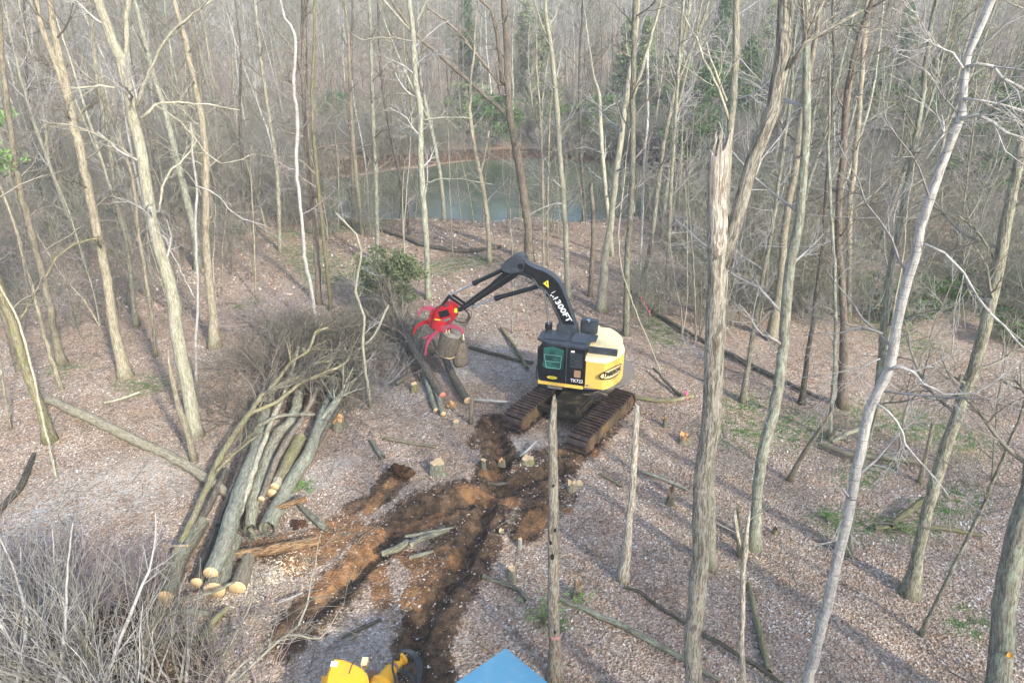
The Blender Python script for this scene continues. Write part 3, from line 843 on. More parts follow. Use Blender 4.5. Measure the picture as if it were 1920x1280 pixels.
T([(1505, 1340, 30), (1515, 1280, 22), (1549, 1136, 22), (1582, 1001, 22), (1613, 850, 21), (1633, 766, 21), (1666, 692, 21), (1693, 564, 20), (1727, 430, 19), (1760, 316, 18), (1801, 218, 17), (1814, 111, 16), (1861, 0, 15)],
  'smooth silvery white trunk leaning right across the right side', 'birch', 'twigpale',
  branches=[[(1814, 125, 8), (1835, 118, 8), (1855, 125, 8), (1885, 148, 7), (1930, 172, 6)], [(1801, 222, 9), (1835, 218, 8), (1860, 235, 8), (1890, 248, 7), (1940, 265, 6)], [(1808, 185, 6), (1850, 185, 6), (1880, 198, 5), (1925, 212, 4)],
            [(1806, 128, 5), (1790, 105, 5), (1755, 88, 3)], [(1666, 692, 9), (1690, 687, 9), (1713, 695, 7), (1730, 722, 5), (1777, 742, 4), (1830, 738, 3), (1880, 700, 2)],
            [(1733, 457, 5), (1767, 474, 5), (1804, 514, 5), (1834, 558, 5), (1861, 588, 5), (1905, 638, 4), (1940, 670, 3)], [(1645, 757, 5), (1680, 790, 4), (1700, 830, 4), (1722, 860, 3), (1790, 935, 2)],
            [(1655, 625, 4), (1620, 612, 4), (1560, 626, 3), (1508, 628, 2)], [(1650, 672, 3), (1600, 690, 3), (1550, 706, 2), (1505, 709, 2)], [(1590, 905, 4), (1585, 950, 4), (1568, 1010, 3), (1525, 1025, 2)],
            [(1735, 300, 5), (1768, 250, 5), (1770, 235, 5)]], seed=43, top=20, n_side=14, blen=1.8)
T([(1586, 1034, 26), (1602, 917, 15), (1640, 760, 15), (1653, 665, 15), (1666, 531, 14), (1686, 430, 13), (1697, 370, 12), (1713, 286, 12), (1727, 202, 11), (1740, 94, 9)], 'grey green trunk partly hidden behind the silvery leaning trunk', 'lichen', 'twig', forks=[[(1735, 130, 6), (1760, 100, 5), (1790, 60, 4)]], seed=44, top=19)
T([(1579, 762, 22), (1582, 598, 15), (1572, 430, 14), (1580, 300, 15), (1590, 170, 14), (1612, 70, 13), (1640, -10, 12)], 'brown trunk with a mossy foot in the right middle ground', 'brown', 'twigdark', seed=45, top=20)
T([(1592, 600, 9), (1592, 430, 12), (1595, 370, 12), (1606, 269, 11), (1616, 134, 10), (1625, 20, 9)], 'tan grey trunk rising behind the brown mossy footed trunk', 'tan', 'twig', seed=46, top=20)
T([(1555, 822, 9), (1565, 665, 8), (1565, 531, 7), (1560, 430, 7), (1553, 300, 6)], 'slim lichen spotted stem left of the brown mossy footed trunk', 'lichen', 'twigpale', seed=47, top=14, sides=7, n_side=14, blen=1.5)
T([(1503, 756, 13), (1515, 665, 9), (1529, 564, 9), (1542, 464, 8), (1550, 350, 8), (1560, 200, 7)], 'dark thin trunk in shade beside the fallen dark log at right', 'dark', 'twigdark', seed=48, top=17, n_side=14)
T([(1446, 636, 24), (1465, 514, 16), (1471, 430, 16), (1490, 320, 15), (1505, 200, 13)], 'warm tan trunk between the big fork and the lichen spotted trunk', 'tan', 'twig', seed=49, top=19)
T([(1392, 752, 14), (1408, 648, 9), (1428, 531, 9), (1444, 447, 9), (1462, 330, 8), (1480, 200, 7)], 'thin grey trunk just right of the big furrowed trunk', 'grey', 'twigpale', seed=50, top=15, n_side=14)
T([(1706, 1112, 38), (1720, 1051, 24), (1740, 951, 23), (1767, 860, 24), (1804, 749, 24), (1834, 665, 24), (1861, 547, 24), (1885, 430, 22), (1905, 330, 20), (1925, 240, 18)], 'stout grey trunk leaning off the right edge', 'grey', 'twig', seed=51, top=19,
  branches=[[(1870, 500, 5), (1840, 440, 5), (1800, 405, 4), (1772, 400, 3)], [(1815, 730, 5), (1780, 745, 4), (1740, 748, 3), (1690, 730, 2)]])


def orange_mark(t, base, p, r):
    mb = MB()
    c = on_wall(1893, 1228, base, -0.27)
    n = nrm(CAMP - c)
    a = nrm(np.cross(n, [0, 0, 1])); b = np.cross(a, n)
    k = 12; rg = np.random.default_rng(3)
    ring = [c + (a * cos(x) + b * sin(x)) * 0.055 * (0.75 + 0.5 * rg.random()) for x in np.linspace(0, 2 * pi, k, endpoint=False)]
    ring2 = [q - n * 0.10 for q in ring]
    o = mb.verts(np.array(ring + ring2))
    mb.poly.append(list(range(o, o + k))); mb.pm.append(0)
    for i in range(k):
        mb.poly.append([o + i, o + (i + 1) % k, o + k + (i + 1) % k, o + k + i]); mb.pm.append(0)
    mb.build('branch_scar', M_OPAINT, t, origin=base, smooth=False)


T([(1862, 1360, 58), (1871, 1280, 46), (1891, 1085, 44), (1915, 978, 42), (1960, 800, 38), (2010, 600, 34)], 'dark lichened trunk with an orange scar at the bottom right corner', 'lichen', 'twig', seed=52, top=19, sides=14, extra=orange_mark)
T([(1727, 1190, 10), (1767, 1102, 8), (1834, 968, 8), (1885, 850, 7), (1920, 760, 6), (1960, 640, 5)], 'slim grey stem crossing in front of the stout leaning trunk at right', 'grey', 'twig', name='sapling', cat='sapling', seed=53, top=10, sides=7,
  branches=[[(1800, 1040, 3), (1760, 1000, 3), (1700, 985, 2), (1610, 975, 2)], [(1850, 930, 3), (1800, 880, 3), (1740, 850, 2)]], n_side=10, blen=1.4)
T([(1397, 1330, 14), (1394, 1280, 12), (1391, 1152, 11), (1396, 1035, 12), (1404, 957, 5)], 'thin weathered dead stem right of the big furrowed trunk base', 'snag', snag=True, name='broken_snag', cat='dead tree', seed=54, sides=8,
  forks=[[(1393, 1038, 8), (1384, 1000, 8), (1376, 957, 7)]])
T([(1169, 1088, 22), (1181, 968, 16), (1190, 850, 14), (1194, 762, 10)], 'slim weathered snag standing right of the excavated ruts', 'snag', snag=True, name='broken_snag', cat='dead tree', seed=55, sides=10)


def center_snag_parts(t, base, p, r):
    for (u, v, s) in [(1038, 905, .035), (1041, 987, .05), (1033, 1011, .05), (1036, 1037, .07), (1041, 1177, .04)]:
        mb = MB()
        c = on_wall(u, v, base)
        k = int(np.argmin(np.linalg.norm(p - c, axis=1)))
        n = nrm(np.array([-base[0], -base[1], 0]))
        a = nrm(np.cross(n, [0, 0, 1])); b = np.array([0, 0, 1.0])
        c = c + n * (r[k] * 0.93)
        ring = np.array([c + a * s * 0.55 * cos(x) + b * s * sin(x) for x in np.linspace(0, 2 * pi, 10, endpoint=False)])
        o = mb.verts(np.vstack([ring + n * 0.012, ring - n * 0.08]))
        mb.poly.append(list(range(o, o + 10))); mb.pm.append(0)
        for i in range(10): mb.poly.append([o + i, o + (i + 1) % 10, o + 10 + (i + 1) % 10, o + 10 + i]); mb.pm.append(0)
        mb.build('woodpecker_hole', M_HOLE, t, origin=base, smooth=False)
    c = on_wall(1040, 1188, base); k = int(np.argmin(np.linalg.norm(p - c, axis=1)))
    mb = MB(); mb.tube([c + [0, 0, .05], c - [0, 0, .05]], r[k] * 1.06, 12, False)
    mb.build('paint_band', paint('faded_pink_tree_paint', (0.50, 0.25, 0.22), 0.9, 0.95, (0.4, 0.33, 0.25), 0, 12), t, origin=base)


T([(1041, 1270, 32), (1039, 1177, 25), (1037, 1050, 23), (1037, 905, 21), (1036, 800, 17), (1038, 757, 11)], 'weathered pale snag with woodpecker holes in the centre foreground', 'snag', snag=True, name='broken_snag', cat='dead tree', seed=56, sides=14, extra=center_snag_parts)
T([(1391, 1042, 14), (1385, 1000, 14), (1378, 957, 9)], 'short mossy stub behind the thin weathered dead stem', 'mossy', snag=True, name='broken_snag', cat='dead tree', seed=57, sides=8)
T([(1725, 905, 12), (1735, 860, 10), (1748, 800, 8)], 'fresh orange split stub leaning in the right middle ground', 'tan', snag=True, name='broken_snag', cat='dead tree', seed=58, sides=6)
T([(1478, 900, 11), (1520, 830, 10), (1548, 790, 8), (1560, 770, 5)], 'pale leaning dead stick beside the green ground patch', 'tan', snag=True, name='broken_snag', cat='dead tree', seed=59, sides=7)
T([(883, 795, 8), (884, 770, 8), (886, 747, 7)], 'thin brown snapped post standing next to the felled log ends', 'brown', snag=True, name='broken_snag', cat='dead tree', seed=60, sides=7)
# slender understory stems
for i, (tr, lab) in enumerate([
    ([(20, 805, 5), (10, 740, 5), (-5, 650, 4)], 'thin pale sapling at the far left edge of the clearing'),
    ([(1305, 640, 4), (1300, 500, 4), (1290, 380, 3)], 'thin sapling left of the big furrowed trunk at mid height'),
    ([(1240, 700, 3), (1165, 500, 3), (1170, 340, 3)], 'wispy sapling just behind the yellow hood'),
    ([(960, 625, 3), (962, 520, 3), (958, 440, 3)], 'wispy sapling seen under the boom'),
    ([(1680, 880, 4), (1700, 760, 4), (1740, 640, 3)], 'thin sapling between the silvery and the stout leaning trunks'),
    ([(1630, 830, 5), (1655, 700, 5), (1680, 560, 4)], 'thin bent sapling right of the silvery trunk'),
    ([(1860, 900, 4), (1870, 760, 4), (1900, 600, 3)], 'thin sapling near the right edge above the grey stem'),
    ([(480, 560, 4), (475, 420, 4), (470, 330, 3)], 'thin sapling standing left of the brush pile'),
    ([(850, 480, 3), (845, 400, 3), (842, 300, 3)], 'thin sapling in front of the pond middle'),
    ([(1375, 580, 4), (1378, 450, 4), (1395, 330, 3)], 'thin sapling under the heavy right fork'),
]):
    T(tr, lab, ['grey', 'tan', 'pale'][i % 3], ['twig', 'twigpale', 'twigpink'][i % 3], name='sapling', cat='sapling', top=6 + (i % 3) * 2, n_side=9, blen=1.3, seed=80 + i, sides=5, lo=0.15)

# --- prototypes for the woods behind
def proto_tree(seed, bk, tw, H, r0, nb, lean, blen=3.2, lo=0.28, fork=False):
    rng = np.random.default_rng(seed)
    t = thing('bare_tree', (0, 0, 0), 'x', 'tree')
    mb = MB(); cr = MB()
    n = 9
    d = nrm(np.array([lean[0], lean[1], 1.0])); P = [np.array([0, 0, -0.4])]; r0 *= .7
    for i in range(n):
        d = nrm(d + np.append(rng.normal(size=2) * 0.05, 0.03)); P.append(P[-1] + d * (H + .4) / n)
    R = r0 * (1 - np.linspace(0, 1, n + 1) ** 1.2 * 0.88)
    p, r = trunk_tube(mb, P, R, rng, 7, cap=False, bump=0.04)
    if fork:
        k = len(p) // 3
        f = limb(p[k], side_dir(d, 0.32, rng), H * 0.55, 7, 0.05, 0.08, rng)
        fr = np.linspace(r[k] * 0.75, 0.02, 8)
        mb.tube(f, fr, 6, False)
        for i in range(8):
            j = rng.integers(2, 8)
            grow(cr, f[j], side_dir(f[j] - f[j - 1], 0.7, rng), blen * .7, max(fr[j] * .5, .015), 2, rng, (0, 4, 5), 0.010, wob=0.14, up=0.08, seg=0.6)
    for i in range(nb):
        tt = lo + (1 - lo) * (i + rng.random()) / nb
        k = min(len(p) - 1, max(1, int(tt * (len(p) - 1))))
        L = blen * (0.45 + 0.8 * rng.random()) * (1 - 0.45 * tt)
        grow(cr, p[k], side_dir(p[k] - p[k - 1], 0.6 + 0.5 * rng.random(), rng), L, min(0.06, max(r[k] * 0.4, 0.018)), 2, rng, (0, 5, 7), 0.0115, wob=0.16, up=0.09, seg=0.5)
    mb.build('trunk', BK[bk], t); cr.build('crown', BK[tw], t)
    return t


def proto_sapling(seed, bk, H, n_stem=1):
    rng = np.random.default_rng(seed)
    t = thing('sapling', (0, 0, 0), 'x', 'sapling')
    mb = MB(); cr = MB()
    for s in range(n_stem):
        p = limb((0, 0, -0.1), (rng.normal() * .12, rng.normal() * .12, 1), H * (0.7 + .3 * rng.random()), 7, 0.06, 0.04, rng)
        r = np.linspace(0.035, 0.010, 8)
        mb.tube(p, r, 5, False)
        for i in range(11):
            k = rng.integers(2, 8)
            grow(cr, p[k], side_dir(p[k] - p[k - 1], 0.95, rng), H * .22 * (0.5 + rng.random()), 0.012, 1, rng, (0, 6), 0.007, wob=0.16, up=0.05, seg=0.35)
    mb.build('trunk', BK[bk], t); cr.build('crown', BK['twig' if seed % 2 else 'twigpink'], t)
    return t


rs = np.random.default_rng(77)
PSPEC = [('grey', 'twig', 19, .17, 22, (.05, 0), 3.2, .25, False, 'grey'), ('pale', 'twigpale', 20, .19, 20, (-.06, 0), 3.4, .3, True, 'pale forked'), ('brown', 'twig', 18, .15, 22, (.02, .02), 3.0, .2, False, 'brown'),
         ('lichen', 'twig', 20, .21, 22, (.04, 0), 3.4, .28, True, 'grey green forked'), ('dark', 'twigdark', 19, .18, 22, (-.03, 0), 3.2, .25, False, 'dark'), ('tan', 'twigpink', 17, .14, 22, (.05, 0), 3.0, .22, False, 'tan'),
         ('grey', 'twigpink', 16, .11, 24, (-.04, 0), 2.6, .15, False, 'slender grey'), ('pale', 'twigpale', 18, .13, 22, (.0, 0), 2.8, .2, False, 'slender pale'), ('mossy', 'twig', 18, .2, 20, (.03, 0), 3.2, .25, True, 'mossy forked'),
         ('birch', 'twigpale', 18, .12, 20, (-.02, .0), 2.6, .25, False, 'whitish')]
protos = [(proto_tree(200 + i, a, b, h, r, nb, ln, bl, lo, fk), nm, False) for i, (a, b, h, r, nb, ln, bl, lo, fk, nm) in enumerate(PSPEC)]
used = set()
traced_bases = [tuple(o.location[:2]) for o in COL.objects if o.name.startswith(('bare_tree', 'broken_snag')) and o.type == 'EMPTY' and abs(o.location[0]) + abs(o.location[1]) > 1]


def ok_spot(x, y, mind, placed):
    if pond_d(x, y) < 1.04: return False
    for (a, b) in placed:
        if (a - x) ** 2 + (b - y) ** 2 < mind * mind: return False
    return True


placed = list(traced_bases)
cnt = 0; tries = 0
while cnt < 275 and tries < 9000:
    tries += 1
    y = 36 + 84 * rs.random() ** 0.85
    half = (960 / FPX) * (y + 6) * 1.04
    x = (rs.random() * 2 - 1) * half
    if abs(x) < 9 and y < 44: continue
    if y < 40 and abs(x) < 16: continue
    if not ok_spot(x, y, 1.5, placed): continue
    # keep the view over the pond fairly open
    if y < 55 and abs(x * 60 / y + 5) < 20 and rs.random() < 0.5: continue
    placed.append((x, y))
    i = rs.integers(len(protos))
    pt, nm, _ = protos[i]
    if y < 52: zone = 'at the left of the pond' if x < -8 else ('at the right of the pond' if x > 12 else 'in front of the pond'); zl = zone
    elif pond_d(x, y) < 1.6 and y > PY0: zl = 'on the far bank of the pond'
    elif x < 0: zl = 'in the woods deep at the left'
    else: zl = 'in the woods deep at the right'
    lab = f'{nm} bare tree {zl}, one of several alike'
    grp = f'{nm} bare trees {zl}'
    z = float(base_h(x, y)); rz = rs.random() * 2 * pi; s = 0.8 + 0.4 * rs.random()
    if i in used:
        dup(pt, (x, y, z), rz, s, lab, grp, tilt=(rs.normal() * .03, rs.normal() * .03))
    else:
        used.add(i); pt.location = (x, y, z); pt.rotation_euler = (0, 0, rz); pt.scale = (s, s, s); pt['label'] = lab; pt['group'] = grp
    cnt += 1
saps = [proto_sapling(300 + i, ['grey', 'tan', 'pale', 'brown', 'grey'][i], [4.5, 6, 7, 5, 8][i], [1, 1, 2, 3, 1][i]) for i in range(5)]
SN = ['short grey', 'tan', 'pale twin stemmed', 'brown three stemmed', 'tall grey']
used = set(); cnt = 0; tries = 0
while cnt < 240 and tries < 9000:
    tries += 1
    y = 27 + 62 * rs.random() ** 1.1
    half = (960 / FPX) * (y + 5)
    x = (rs.random() * 2 - 1) * half
    if y < 40 and -14 < x < 8: continue
    if y < 34 and x < 0 and rs.random() < .7: continue
    if not ok_spot(x, y, 0.8, placed): continue
    if y < 54 and abs(x * 60 / y + 5) < 18 and rs.random() < 0.35: continue
    placed.append((x, y))
    i = rs.integers(5)
    side = 'left' if x < 0 else 'right'
    far = 'nearer than the pond' if y < 56 else 'beyond the pond'
    lab = f'{SN[i]} sapling {far} on the {side}, one of several alike'; grp = f'{SN[i]} saplings {far} on the {side}'
    z = float(base_h(x, y)); rz = rs.random() * 6.28; s = 0.7 + 0.6 * rs.random()
    if i in used: dup(saps[i], (x, y, z), rz, s, lab, grp)
    else:
        used.add(i); o = saps[i]; o.location = (x, y, z); o.rotation_euler = (0, 0, rz); o.scale = (s, s, s); o['label'] = lab; o['group'] = grp
    cnt += 1

for k in range(54):
    for _ in range(40):
        y = 45 + 9 * rs.random(); x = -20 + 44 * rs.random()
        if ok_spot(x, y, 0.7, placed): break
    placed.append((x, y)); i = [1, 4, 0][k % 3]
    dup(saps[i], (x, y, float(base_h(x, y))), rs.random() * 6.28, 1.1 + .8 * rs.random(), ['tan slender stem on the near pond bank', 'tall grey slender stem on the near pond bank', 'grey slender stem on the near pond bank'][k % 3] + ', one of several alike',
        ['tan stems on the near pond bank', 'tall grey stems on the near pond bank', 'grey stems on the near pond bank'][k % 3])

# --- distant woods: nobody could count them
def far_templates(k, rng):
    out = []
    for _ in range(k):
        mb = MB()
        H = 15 + 5 * rng.random()
        p = limb((0, 0, -0.5), (rng.normal() * .05, rng.normal() * .05, 1), H, 4, 0.04, 0.04, rng)
        mb.tube(p, np.linspace(0.13, 0.03, 5), 4, False)
        for i in range(26):
            t = 0.15 + 0.85 * rng.random(); x = t * 4; a = min(3, int(x)); q = p[a] + (p[a + 1] - p[a]) * (x - a)
            L = 3.4 * (0.4 + 0.7 * rng.random()) * (1.1 - 0.5 * t)
            b = limb(q, side_dir(p[a + 1] - p[a], 0.85, rng), L, 2, 0.15, 0.12, rng)
            mb.tube(b, [0.045, 0.03, 0.014], 3, False)
            for j in range(3):
                c = b[1] if j else b[2]
                e = limb(c, side_dir(b[2] - b[1], 0.7, rng), L * .5, 1, 0.1, 0.1, rng)
                mb.tube(np.array([e[0], e[1]]), [0.022, 0.012], 3, False)
        out.append((np.concatenate(mb.v), np.concatenate(mb.bc), np.concatenate(mb.q)))
    return out


rf = np.random.default_rng(9)
tmpl = far_templates(8, rf)
fm = MB()
for i in range(1700):
    y = 98 + 190 * rf.random() ** 0.9
    x = (rf.random() * 2 - 1) * (0.78 * y + 20)
    V, B, Q = tmpl[rf.integers(8)]
    a = rf.random() * 6.28; s = 0.75 + 0.5 * rf.random(); ca, sa = cos(a) * s, sin(a) * s
    W_ = np.stack([V[:, 0] * ca - V[:, 1] * sa + x, V[:, 0] * sa + V[:, 1] * ca + y, V[:, 2] * s + float(base_h(x, y))], 1)
    o = fm.verts(W_, B); fm.quads(Q + o)
tag(fm.build('distant_woods', BK['twigfar']), 'hazy mass of bare woods far beyond the pond', 'woods', kind='stuff')


# a low thicket of twiggy undergrowth through the woods
def bush_templates(k, rng):
    out = []
    for _ in range(k):
        mb = MB()
        for i in range(5):
            H = 1.6 + 2.6 * rng.random()
            p = limb((rng.normal() * .3, rng.normal() * .3, -.1), (rng.normal() * .25, rng.normal() * .25, 1), H, 3, .08, .03, rng)
            mb.tube(p, [.022, .018, .014, .009], 3, False)
            for j in range(7):
                a = rng.integers(1, 4)
                b = limb(p[a], side_dir(p[a] - p[a - 1], .9, rng), H * .38 * (.5 + rng.random()), 2, .15, .06, rng)
                mb.tube(b, [.012, .010, .007], 3, False)
                for q in range(3):
                    e = limb(b[1 + q % 2], side_dir(b[1] - b[0], .8, rng), H * .2, 1, .1, .05, rng); mb.tube(e, [.008, .006], 3, False)
        out.append((np.concatenate(mb.v), np.concatenate(mb.bc), np.concatenate(mb.q)))
    return out


bt = bush_templates(8, rf)
for nm_, n_, y0_, y1_, lb_ in (('undergrowth', 2600, 30, 108, 'low tangle of bare undergrowth between the trunks'),):
    um = MB(); k = 0
    while k < n_:
        y = y0_ + (y1_ - y0_) * rf.random() ** 1.15
        x = (rf.random() * 2 - 1) * (0.78 * y + 6)
        if rf.random() < .16:
            aa = rf.random() * pi * 1.1 - .05 * pi; q_ = 1.08 + .3 * rf.random(); x = PX0 + PRX * q_ * cos(aa); y = PY0 + PRY * q_ * sin(aa)
        dens = 0.25 + 0.75 * float(ss(38, 60, y)) + (0.5 if x > 9 else 0)
        if pond_d(x, y) < 1.05 or rf.random() > dens or (y < 45 and -16 < x < 6) or float(fbm(np.array(x + 300), np.array(y), 7.0)) < .42: continue
        k += 1
        V, B, Q = bt[rf.integers(8)]
        a = rf.random() * 6.28; s = 0.6 + 0.7 * rf.random(); ca, sa = cos(a) * s, sin(a) * s
        W_ = np.stack([V[:, 0] * ca - V[:, 1] * sa + x, V[:, 0] * sa + V[:, 1] * ca + y, V[:, 2] * s + float(base_h(x, y))], 1)
        o = um.verts(W_, B); um.quads(Q + o)
    tag(um.build(nm_, BK['twigfar']), lb_, 'undergrowth', kind='stuff')
bmw = MB()  # unseen trees added behind the camera, thinned where sun should reach the left
for i in range(340):
    x, y = -70 + 170 * rf.random(), -75 + 77 * rf.random()
    c = x * 0.8 + y * 0.6
    if x * x + y * y < 9 ** 2 or (c < 4.5 and rf.random() < .85): continue
    V, B, Q = tmpl[rf.integers(8)]
    a = rf.random() * 6.28; s = 0.9 + 0.5 * rf.random(); ca, sa = cos(a) * s, sin(a) * s
    W_ = np.stack([V[:, 0] * ca - V[:, 1] * sa + x, V[:, 0] * sa + V[:, 1] * ca + y, V[:, 2] * s], 1)
    o = bmw.verts(W_, B); bmw.quads(Q + o)
tag(bmw.build('unseen_shade_woods', BK['twig']), 'unseen bare woods added behind the view to shade the clearing', 'woods', kind='stuff')


# --- evergreens
def clumps(mb, rnd, centers, rads, per, size, rng, flat=0.6, droop=0.0):
    for c, rr in zip(centers, rads):
        k = per
        D = rng.normal(size=(k, 3)); D /= np.linalg.norm(D, axis=1)[:, None]
        Pq = c + D * (rr * rng.random((k, 1)) ** 0.5) * np.array([1, 1, flat])
        A = rng.normal(size=(k, 3)); A /= np.linalg.norm(A, axis=1)[:, None]
        Bv = np.cross(A, rng.normal(size=(k, 3))); Bv /= np.linalg.norm(Bv, axis=1)[:, None] + 1e-9
        s = size * (0.5 + rng.random((k, 1)))
        V = np.stack([Pq - A * s - Bv * s * .35, Pq + A * s - Bv * s * .35, Pq + A * s + Bv * s * .35, Pq - A * s + Bv * s * .35], 1).reshape(-1, 3)
        o = mb.verts(V)
        mb.quads(np.arange(k * 4).reshape(-1, 4) + o)
        rnd.append(np.repeat(rng.random(k) * 0.7 + rng.random() * 0.3, 4))


def evergreen(loc, H, Rr, label, seed, mat=None, group=None, name='evergreen_tree', cat='evergreen tree', shape='cone', leafs=16, size=0.14, bare=0.15):
    rng = np.random.default_rng(seed)
    t = thing(name, loc, label, cat, group)
    mb = MB(); mb.tube(limb((0, 0, -.2), (0.02, 0, 1), H, 6, 0.02, 0.02, rng), np.linspace(max(.05, H * .013), .02, 7), 7, False)
    fo = MB(); rnd = []; C_, R_ = [], []
    n = int(14 + H * 7)
    for i in range(n):
        t_ = bare + (1 - bare) * rng.random()
        prof = (1 - t_) if shape == 'cone' else math.sqrt(max(0, 1 - (2 * (t_ - bare) / (1 - bare) - 1) ** 2)) * .9 + .1
        L = Rr * (0.25 + 0.75 * prof) * (0.7 + 0.4 * rng.random()) if shape != 'cone' else Rr * (prof + .08) * (0.6 + 0.5 * rng.random())
        a = rng.random() * 6.28
        p0 = np.array([0, 0, t_ * H]); p1 = p0 + np.array([cos(a) * L, sin(a) * L, -0.12 * L + (0.3 * L if shape != 'cone' else 0)])
        mb.tube([p0, (p0 + p1) / 2 + [0, 0, .04 * L], p1], [.02, .014, .006], 3, False)
        for s in (0.45, 0.72, 1.0):
            C_.append(p0 + (p1 - p0) * s); R_.append(0.16 * Rr + 0.12 * L)
    clumps(fo, rnd, C_, R_, leafs, size, rng)
    mb.build('trunk', BK['brown'], t)
    fo.build('foliage', mat or M_NEEDLE, t, smooth=False, attrs=dict(rnd=np.concatenate(rnd)))
    return t


def at(u, y):
    """ground spot at photo column u and distance y"""
    d = ray(u, 400); x = d[0] / d[1] * y
    for _ in range(3):
        z = float(base_h(x, y)); v = (np.array([x, y, z]) - CAMP); x = (u - 960) / FPX * (v @ FW)
    return (x, y, float(base_h(x, y)))


es = MB(); ernd = []  # unseen conifers added behind the camera to shade the right of the floor
for k, (c_, y_) in enumerate([(10, -5), (11.8, -12), (12.5, -2), (18, -6), (20.5, -10), (23, -3), (26, -8), (29, -5), (32, -11), (36, -4), (40, -8), (45, -5), (50, -8), (7.5, -9)]):
    x_ = (c_ - .6 * y_) / .8
    es.tube([[x_, y_, 0], [x_, y_, 12], [x_, y_, 22]], [.25, .15, .03], 6, False)
    cc = []; cr_ = []
    for i in range(60):
        t_ = .22 + .78 * rf.random(); a_ = rf.random() * 6.28; q_ = 4.0 * (1.08 - t_) * (.3 + .7 * rf.random())
        cc.append(np.array([x_ + q_ * cos(a_), y_ + q_ * sin(a_), 22 * t_])); cr_.append(.8)
    n0 = es.n; clumps(es, ernd, cc, cr_, 18, .16, rf); 
ra = np.full(es.n, .3)
tag(es.build('unseen_shade_conifers', M_NEEDLE, smooth=False, attrs=dict(rnd=ra)), 'unseen dark conifers added at the near side to shade the clearing', 'woods', kind='stuff')
evergreen(G(738, 585), 3.0, 1.9, 'bushy olive green cedar behind the red felling head', 400, M_CEDAR, name='cedar_bush', cat='cedar bush', shape='round', leafs=60, size=0.075, bare=0.05)
for i, (u, y, h, r, lab) in enumerate([
    (985, 100, 17, 3.2, 'tall hazy green pine above the far pond bank'), (1165, 92, 14, 3.0, 'green pine beyond the pond right of the boom'), (925, 84, 5.5, 3.2, 'low dark evergreen on the far pond bank above the boom elbow'),
    (1240, 88, 10, 3.4, 'dark evergreen behind the bluish white dead stem'), (1330, 84, 9, 3.2, 'dark evergreen just left of the broken snag top'), (1560, 90, 17, 3.5, 'tall evergreen behind the right hand trunks'),
    (1440, 78, 8, 3.2, 'round dark evergreen under the heavy fork'), (1680, 76, 8, 3.4, 'dark evergreen behind the silvery trunk'), (1850, 66, 8, 3.4, 'dark evergreen behind the stout trunk at the right'),
    (1790, 84, 13, 3.2, 'evergreen deep in the right woods beside the silvery trunk top'), (880, 112, 16, 3.0, 'faint evergreen far beyond the pond left of the tall pine'), (1050, 86, 4.5, 3.0, 'low evergreen thicket above the pond behind the wavy pale trunk'),
    (1290, 72, 7, 3.4, 'round dark evergreen left of the furrowed snag at the pond end'),
    (1390, 92, 12, 3.6, 'tall dark evergreen seen through the fork of the furrowed trunk'),
    (1500, 68, 6, 3.4, 'squat dark evergreen behind the lichen spotted trunk'),
    (1620, 88, 11, 3.6, 'tall dark evergreen between brown and grey green trunks'),
    (1735, 66, 6.5, 3.4, 'squat dark evergreen right of the silvery trunk at mid height'),
    (1880, 84, 12, 3.6, 'tall dark evergreen at the far right edge'),
    (1815, 54, 4.5, 3.0, 'low dark evergreen before the stout leaning trunk woods'),
    (1660, 104, 15, 3.6, 'faint tall evergreen far behind the silvery trunk'),
    (1340, 112, 16, 3.6, 'faint tall evergreen far behind the pale trunk above the snag'),
    (1470, 108, 15, 3.6, 'faint tall evergreen far behind the heavy right fork'),
    (1120, 82, 6, 3.2, 'dark evergreen on the right end of the far pond bank'),
    (640, 92, 5, 3.0, 'low olive evergreen on the left end of the far pond bank'),
    (1015, 96, 15, 3.6, 'yellow green budding tree beyond the pond just right of the tall pine'), (1200, 90, 14, 3.6, 'yellow green budding tree behind the straight grey trunk'), (1420, 96, 16, 3.8, 'budding green tree high behind the heavy right fork'), (1740, 92, 16, 3.6, 'budding green tree at the top right woods'), (880, 94, 6, 3.2, 'round green bush on the far pond bank above the forked tan trunk')]):
    evergreen(at(u, y), h, r, lab, 410 + i, M_BUD if i in (0, 1, 5, 9) or i > 23 else M_NEEDLE, leafs=(26 if i in (0, 1, 5, 9) or i > 23 else 34) if h > 10 else 34, size=0.125, shape='cone' if h > 10 else 'round', bare=0.25 if h > 10 else 0.05)
evergreen(G(35, 695), 11.2, 2.1, 'bright green pine reaching in at the left edge', 430, M_SPROUT, leafs=16, size=0.1, bare=0.62, shape='round')
for i, (u, v, h) in enumerate([(1760, 575, 1.3), (1850, 560, 1.4), (1690, 600, 1.0), (1900, 640, 1.3), (1640, 560, 1.2)]):
    evergreen(G(u, v), h, 1.5, ['low dark shrub below the dark evergreens at right', 'wide low dark shrub near the right edge', 'small dark shrub right of the silvery trunk', 'dark shrub at the right edge of the photo', 'low dark shrub behind the grey green trunk'][i], 440 + i, M_NEEDLE, name='evergreen_shrub', cat='shrub', shape='round', leafs=16, size=0.08, bare=0.05)
